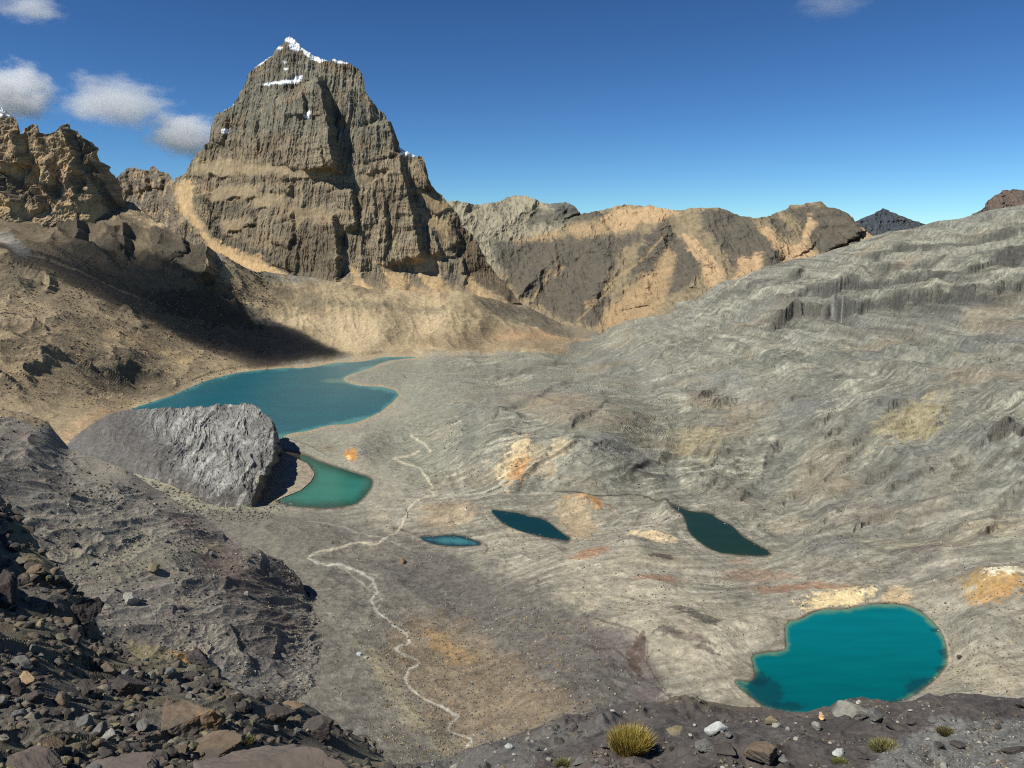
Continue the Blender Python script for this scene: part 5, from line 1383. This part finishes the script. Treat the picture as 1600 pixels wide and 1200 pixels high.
CD, CG, CB, CY, CW, CM = srgb(70,65,60), srgb(96,93,86), srgb(98,87,73), srgb(122,113,92), srgb(150,146,135), srgb(86,82,68)
stones('rubble', NL, 11000, lambda x, y: vis(x, y) * rub(x, y) * (y > skyN(x)) * (.12 + 1.2 * sstep(-.05, .25, fbm(x / 45, y / 30, 4, 5))), 1.4, 26, 5.0, [CD, CD, CD, CB, srgb(86,79,70), srgb(86,79,70), srgb(95,86,74), srgb(78,70,64), CG, CB, CM, srgb(90,84,76), srgb(100,92,80), srgb(116,110,96)], m_rub, 61)
stones('shelf_rubble', NL, 4500, lambda x, y: vis(x, y) * (1 - rub(x, y)) * (y > skyN(x) + 5) * (sstep(.05, .3, fbm(x / 70, y / 22, 3, 15)) + sstep(800, 640, x) * .9 + .02), 1.2, 10, 4.5, [CD, CG, CG, CG, CB, CW, CY], m_rub, 62)
stones('gravel', NL, 6000, lambda x, y: vis(x, y) * sstep(6, -4, polysdf(x.astype(F32), y.astype(F32), [(1480,1140),(1700,1130),(1760,1300),(1300,1300),(1380,1185),(1430,1165)])), .8, 4.5, 4.5, [CG, CG, CD, CW], m_rub, 63)
stones('hillside_scree', HL, 15000, lambda x, y: vis(x, y) * (y < skyN(x) + 20) * (.25 + sstep(0, .3, fbm(x / 60, y / 40, 3, 25)) + 1.5 * sstep(40, 0, np.abs(x - 560 - (y - 1010) * .9)) ), .9, 5.0, 4.5, [CD, CD, CG, CG, CM, CY, CW], m_rub2, 64)
stones('valley_scree', V, 22000, lambda x, y: vis(x, y) * (sstep(940, 990, y) * sstep(560, 620, x) * sstep(1000, 860, x) + .12 * (y > 800) * (x > 420)) + .5 * vis(x, y) * sstep(900, 1000, y) * (x > 1450) , .8, 4.2, 4.0, [CG, CB, CY, CY, CW, CD, srgb(150,120,80)], m_rub2, 65)
stones('slope_blocks', V, 12000, lambda x, y: vis(x, y) * (x > 640) * (y > np.interp(x, [640, 950, 1130, 1600], [640, 560, 500, 400])) * (y < 960) * (.08 + sstep(.05, .3, fbm(x / 40, y / 26, 4, 45))), .7, 3.6, 4.5, [srgb(96,94,86), srgb(128,124,110), srgb(74,72,66), srgb(150,146,130)], m_rub2, 68)
stones('talus_blocks', V, 9000, lambda x, y: vis(x, y) * ((x < 420) & (y > 400) & (y < 640)) * (.3 + sstep(0, .3, fbm(x / 50, y / 30, 3, 35))), .8, 4.2, 4.0, [srgb(150,128,96), srgb(110,96,76), srgb(84,76,64)], m_rub2, 66)

stones('mound_debris', V, 2600, lambda x, y: vis(x, y) * sstep(26, 4, np.abs(y - np.interp(x, [85,105,170,250,330,400,440,490], [722,712,734,771,806,808,786,745]))) * (x > 90) * (x < 495), .8, 5.5, 3.5, [srgb(110,107,102), srgb(84,81,77), srgb(134,124,106)], m_rub2, 67)
# ================================================================== CAIRN
def group_empty(name, loc):
    o = bpy.data.objects.new(name, None); o.location = loc; C.objects.link(o); o.empty_display_size = .2
    return o
p0 = NL.hit(1283, 1123); k0 = camdepth(p0) / FPX
cairn = tag(group_empty('cairn', p0), 'little orange-brown cairn of stacked stones on the shelf edge in front of the lake', 'cairn')
zz = 0
for i, (wpx, hpx) in enumerate([(11, 6), (7.5, 4), (4, 4)]):
    V_ = rock_verts(2, 80 + i, (wpx * k0, wpx * k0 * .9, hpx * k0), 7, .04)
    o = tri_mesh('stone', V_, ICO[2][1], RM['orange'], parent=cairn); o.location = (rnd.uniform(-.4, .4) * k0, 0, (zz + hpx * .42) * k0); zz += hpx * .8

# ================================================================== PLANTS
def grass_mat(name, c1, c2):
    m = bpy.data.materials.new(name); m.use_nodes = True
    t = m.node_tree; N = t.nodes; L = t.links; b = N['Principled BSDF']; b.inputs['Roughness'].default_value = .7
    a = N.new('ShaderNodeAttribute'); a.attribute_name = 'albedo'; L.new(a.outputs['Color'], b.inputs['Base Color'])
    return m
m_grass = grass_mat('dry grass', None, None)
def blades(name, loc, rx, ry, h, n, cols, seed, wid, bend=.5, up=1.0):
    rs = np.random.RandomState(seed)
    Vs, Ts, Cs = [], [], []
    K = 5
    for i in range(n):
        a = rs.uniform(0, 2 * np.pi); q = np.sqrt(rs.uniform())
        bx, by = rx * q * math.cos(a), ry * q * math.sin(a)
        lean = np.array([bx / rx, by / ry]) * rs.uniform(.15, bend) + rs.normal(size=2) * .12
        L_ = h * rs.uniform(.6, 1.08) * (1 - .25 * q * q)
        tw = rs.uniform(0, np.pi); wx_, wy_ = math.cos(tw) * wid, math.sin(tw) * wid
        c = cols[rs.randint(len(cols))] * rs.uniform(.7, 1.25)
        b0 = len(Vs)
        for j in range(K):
            t = j / (K - 1)
            px_ = bx * .75 + lean[0] * L_ * t ** 1.7; py_ = by * .75 + lean[1] * L_ * t ** 1.7; pz = L_ * (t - .12 * t * t * np.hypot(*lean)) * up
            s_ = (1 - t) ** .6 + .05
            Vs.append((px_ - wx_ * s_, py_ - wy_ * s_, pz - .03)); Vs.append((px_ + wx_ * s_, py_ + wy_ * s_, pz - .03))
            cc = c * (.75 + .5 * t); Cs += [cc, cc]
        for j in range(K - 1):
            Ts.append((b0 + 2 * j, b0 + 2 * j + 1, b0 + 2 * j + 3, b0 + 2 * j + 2))
    o = tri_mesh(name, Vs, Ts, m_grass, albedo=np.array(Cs)); o.location = loc
    return o
G1, G2, G3, G4 = srgb(146,126,56), srgb(118,108,40), srgb(186,164,90), srgb(92,90,36)
p0 = NL.hit(986, 1166); k0 = camdepth(p0) / FPX
o = blades('grass_tussock', p0 - Vector((0, 0, .05)), 37 * k0, 24 * k0, 40 * k0, 3200, [G1, G1, G2, G3, G4], 3, .0055, .62)
tag(o, 'big round tussock of yellow-green grass on the rock shelf at the bottom', 'grass')
def cushion(px, py, wpx, hpx, cols, label, seed, n=500):
    p = NL.hit(px, py); k = camdepth(p) / FPX
    root = blades('cushion_plant', p, wpx * .5 * k, wpx * .4 * k, hpx * k * .75, n * 2, cols, seed, .007, 1.3)
    tag(root, label, 'plant')
D1, D2, D3 = srgb(86,88,44), srgb(66,66,40), srgb(130,122,80)
cushion(1312, 1190, 28, 10, [D1, srgb(104,108,40), D2], 'small bright green cushion plant in front of the whitish stone', 4)
cushion(1382, 1168, 52, 18, [D1, D3, D3, D2], 'straggly olive and straw-coloured plant left of the gravel', 5, 700)
cushion(1478, 1143, 30, 10, [D2, D1, srgb(90,70,50)], 'small dark olive plant where the shelf meets the gravel', 6)
cushion(880, 1194, 26, 14, [D1, D3, D2], 'low grey-green plant left of the cream boulder at the bottom edge', 7)
cushion(385, 1156, 34, 9, [D2, D1, srgb(110,110,70)], 'dark green mat of plants between the big block and the smooth slab', 8, 600)

# ================================================================== HIKERS
def person_mesh(name, stride, mat_i):
    me = bpy.data.meshes.new(name)
    V_ = [(0,0,.95),(0,.01,1.15),(0,.03,1.38),(0,.03,1.50),(0,.05,1.62),(0,.05,1.74),
          (.10,0,.90),(.11,stride*.5,.50),(.11,stride*.62-.04,.08),(.11,stride*.62+.10,.03),
          (-.10,0,.90),(-.11,-stride*.3,.50),(-.11,-stride*.75,.10),(-.11,-stride*.75+.13,.03),
          (.19,.02,1.40),(.24,-.05,1.14),(.22,.10,.95),(-.19,.02,1.40),(-.24,.04,1.14),(-.22,.20,.98)]
    E_ = [(0,1),(1,2),(2,3),(3,4),(4,5),(0,6),(6,7),(7,8),(8,9),(0,10),(10,11),(11,12),(12,13),(2,14),(14,15),(15,16),(2,17),(17,18),(18,19)]
    Rr = [.15,.14,.17,.06,.10,.09,.10,.07,.05,.04,.10,.07,.05,.04,.07,.05,.035,.07,.05,.035]
    me.from_pydata(V_, E_, [])
    o = bpy.data.objects.new(name, me); C.objects.link(o)
    md = o.modifiers.new('skin', 'SKIN')
    me.skin_vertices[0].data[0].use_root = True
    for i, r_ in enumerate(Rr): me.skin_vertices[0].data[i].radius = (r_, r_)
    sb = o.modifiers.new('sub', 'SUBSURF'); sb.levels = 1; sb.render_levels = 1
    dg = bpy.context.evaluated_depsgraph_get()
    em = bpy.data.meshes.new_from_object(o.evaluated_get(dg))
    o.modifiers.clear(); o.data = em
    em.materials.clear(); em.materials.append(mat_i)
    for q in em.polygons: q.use_smooth = True
    return o
def flat_mat(name, col, rough=.8):
    m = bpy.data.materials.new(name); m.use_nodes = True; b = m.node_tree.nodes['Principled BSDF']
    b.inputs['Base Color'].default_value = (*col, 1); b.inputs['Roughness'].default_value = rough
    n = m.node_tree.nodes.new('ShaderNodeTexNoise'); n.inputs['Scale'].default_value = 40
    bp = m.node_tree.nodes.new('ShaderNodeBump'); bp.inputs['Strength'].default_value = .2
    m.node_tree.links.new(n.outputs['Fac'], bp.inputs['Height']); m.node_tree.links.new(bp.outputs[0], b.inputs['Normal'])
    return m
mc = [flat_mat('dark cloth', srgb(34,36,40)), flat_mat('navy cloth', srgb(30,36,56)), flat_mat('brown cloth', srgb(60,46,36))]
mpk = flat_mat('pack cloth', srgb(44,40,38)); mhat = flat_mat('hat cloth', srgb(58,52,44))
body = [person_mesh('person', s, m) for s, m in zip((.30, .22, .36), mc)]
pack_v = rock_verts(2, 900, (.34, .24, .5), 4, 0); hat_v = rock_verts(2, 901, (.30, .30, .16), 3, 0)
up_pts = [(634,796),(634.3,798),(634.9,800),(635.6,802),(636.4,804),(637,806),(637.4,808)]
lo_pts = [(614.5,828.5),(616,826.5),(618.5,825.5),(621,825.5),(623.5,826.5),(626,827.5),(628,828.5)]
ordn = ['first', 'second', 'third', 'fourth', 'fifth', 'sixth', 'seventh']
used = set()
for gi, (pts, where, grp) in enumerate([(up_pts, 'from the top of the file on the trail', 'hikers climbing the trail'), (lo_pts, 'from the left in the file by the stream', 'hikers beside the stream')]):
    for i, (x, y) in enumerate(pts):
        bi = (i + gi) % 3
        if bi in used:
            o = body[bi].copy(); C.objects.link(o)
            for ch in body[bi].children:
                c_ = ch.copy(); C.objects.link(c_); c_.parent = o
        else:
            o = body[bi]; used.add(bi)
            pk_ = tri_mesh('backpack', pack_v, ICO[2][1], mpk, parent=o, smooth=True); pk_.location = (0, -.24, 1.22)
            ht = tri_mesh('hat', hat_v, ICO[2][1], mhat, parent=o, smooth=True); ht.location = (0, .05, 1.78)
        o.location = V.hit(x, y) + Vector((0, 0, 0.02)); o.rotation_euler = (0, 0, R(160 if gi == 0 else 115)); o.scale = (1.45, 1.45, 1.35)
        tag(o, f'dark-clothed hiker with a backpack, {ordn[i]} {where}', 'person', grp)

# ================================================================== CLOUDS
def cloud_mat(name, dens, nscale, lo, hi, seed):
    m = bpy.data.materials.new(name); m.use_nodes = True
    t = m.node_tree; N = t.nodes; L = t.links
    for n in list(N):
        if n.type == 'BSDF_PRINCIPLED': N.remove(n)
    out = N['Material Output']
    vp = N.new('ShaderNodeVolumePrincipled'); vp.inputs['Color'].default_value = (.97, .97, .97, 1); vp.inputs['Anisotropy'].default_value = .25
    tc = N.new('ShaderNodeTexCoord')
    nz = N.new('ShaderNodeTexNoise'); nz.noise_dimensions = '4D'; nz.inputs['W'].default_value = seed
    nz.inputs['Scale'].default_value = nscale; nz.inputs['Detail'].default_value = 8; nz.inputs['Roughness'].default_value = .68
    L.new(tc.outputs['Object'], nz.inputs['Vector'])
    ln = N.new('ShaderNodeVectorMath'); ln.operation = 'LENGTH'; L.new(tc.outputs['Object'], ln.inputs[0])
    m1 = N.new('ShaderNodeMath'); m1.operation = 'MULTIPLY_ADD'; m1.inputs[1].default_value = -.55; m1.inputs[2].default_value = .40
    L.new(ln.outputs['Value'], m1.inputs[0])
    ad = N.new('ShaderNodeMath'); ad.operation = 'ADD'; L.new(nz.outputs['Fac'], ad.inputs[0]); L.new(m1.outputs[0], ad.inputs[1])
    mr = N.new('ShaderNodeMapRange'); mr.inputs[1].default_value = lo; mr.inputs[2].default_value = hi - .06; mr.inputs[3].default_value = 0; mr.inputs[4].default_value = dens
    L.new(ad.outputs[0], mr.inputs[0]); mr.inputs[4].default_value = dens * 1.0; L.new(mr.outputs[0], vp.inputs['Density']); L.new(vp.outputs[0], out.inputs['Volume'])
    return m
def cloud(px, py, wpx, hpx, Y, dens, lo, hi, seed, label, deep=.8, nscale=2.6):
    c = at(px, py, Y); k = camdepth(c) / FPX
    m = cloud_mat('cloud vapour', dens, nscale, lo, hi, seed)
    o = tri_mesh('cloud', ICO[2][0], ICO[2][1], m); o.location = c; o.scale = (wpx * k * .5, wpx * k * .5 * deep, hpx * k * .5)
    tag(o, label, 'cloud', 'clouds over the left ridge')
cloud(10, 145, 200, 130, 7000, .012, .50, .85, 1, 'bright puffy cloud at the left edge above the snowy ridge tip')
cloud(180, 160, 240, 120, 7000, .008, .52, .95, 2.5, 'wide thin ragged cloud between the left edge and the great peak')
cloud(290, 213, 160, 84, 7200, .012, .48, .85, 3.3, 'low puffy cloud touching the left flank of the great peak')
cloud(45, 12, 150, 60, 7000, .006, .5, .95, 4.1, 'faint cloud in the top left corner of the sky')
cloud(1300, 6, 170, 50, 9000, .0012, .5, .95, 5.7, 'faint wisp of cloud at the top edge right of centre')

# added unseen cloud: outline projected sunward from the slope it is to shade
shade = [(0,384),(90,362),(190,372),(260,398),(330,445),(420,490),(500,530),(555,555),(480,568),(400,575),(330,550),(240,503),(120,452),(60,425),(0,398),(-80,375)]
pts = [V.hit(x, y) for x, y in shade]
Zc = 1150.0
top = [p + S * ((Zc - p.z) / S.z) for p in pts]
cc = sum(top, Vector()) / len(top)
n_ = len(top); Vc = []; Tc = []
rings = [(1.0, 0), (.88, 35), (.7, 90), (.35, 150)]
for s_, dz_ in rings:
    for q in top: Vc.append(((q.x - cc.x) * s_, (q.y - cc.y) * s_, dz_))
for rI in range(len(rings) - 1):
    for i in range(n_): 
        j = (i + 1) % n_; Tc.append((rI * n_ + i, rI * n_ + j, (rI + 1) * n_ + j, (rI + 1) * n_ + i))
me = bpy.data.meshes.new('cloud'); Vc2 = Vc + [(0, 0, 0), (0, 0, 150)]
faces = [tuple(f) for f in Tc] + [(i, n_ * 4, (i + 1) % n_) for i in range(n_)] + [(3 * n_ + i, 3 * n_ + (i + 1) % n_, n_ * 4 + 1) for i in range(n_)]
me.from_pydata(Vc2, [], faces)
bm = bmesh.new(); bm.from_mesh(me); bmesh.ops.remove_doubles(bm, verts=bm.verts, dist=.01); bmesh.ops.recalc_face_normals(bm, faces=bm.faces); bm.to_mesh(me); bm.free()
mm = bpy.data.materials.new('added shade cloud'); mm.use_nodes = True; t = mm.node_tree
t.nodes.remove(t.nodes['Principled BSDF']); vs = t.nodes.new('ShaderNodeVolumePrincipled'); vs.inputs['Density'].default_value = .019; vs.inputs['Color'].default_value = (.98, .98, .98, 1)
t.links.new(vs.outputs[0], t.nodes['Material Output'].inputs['Volume'])
me.materials.append(mm)
o = bpy.data.objects.new('cloud', me); o.location = cc; C.objects.link(o)
tag(o, 'unseen flat-bottomed cloud added high to the left to shade the slope above the big lake', 'cloud')
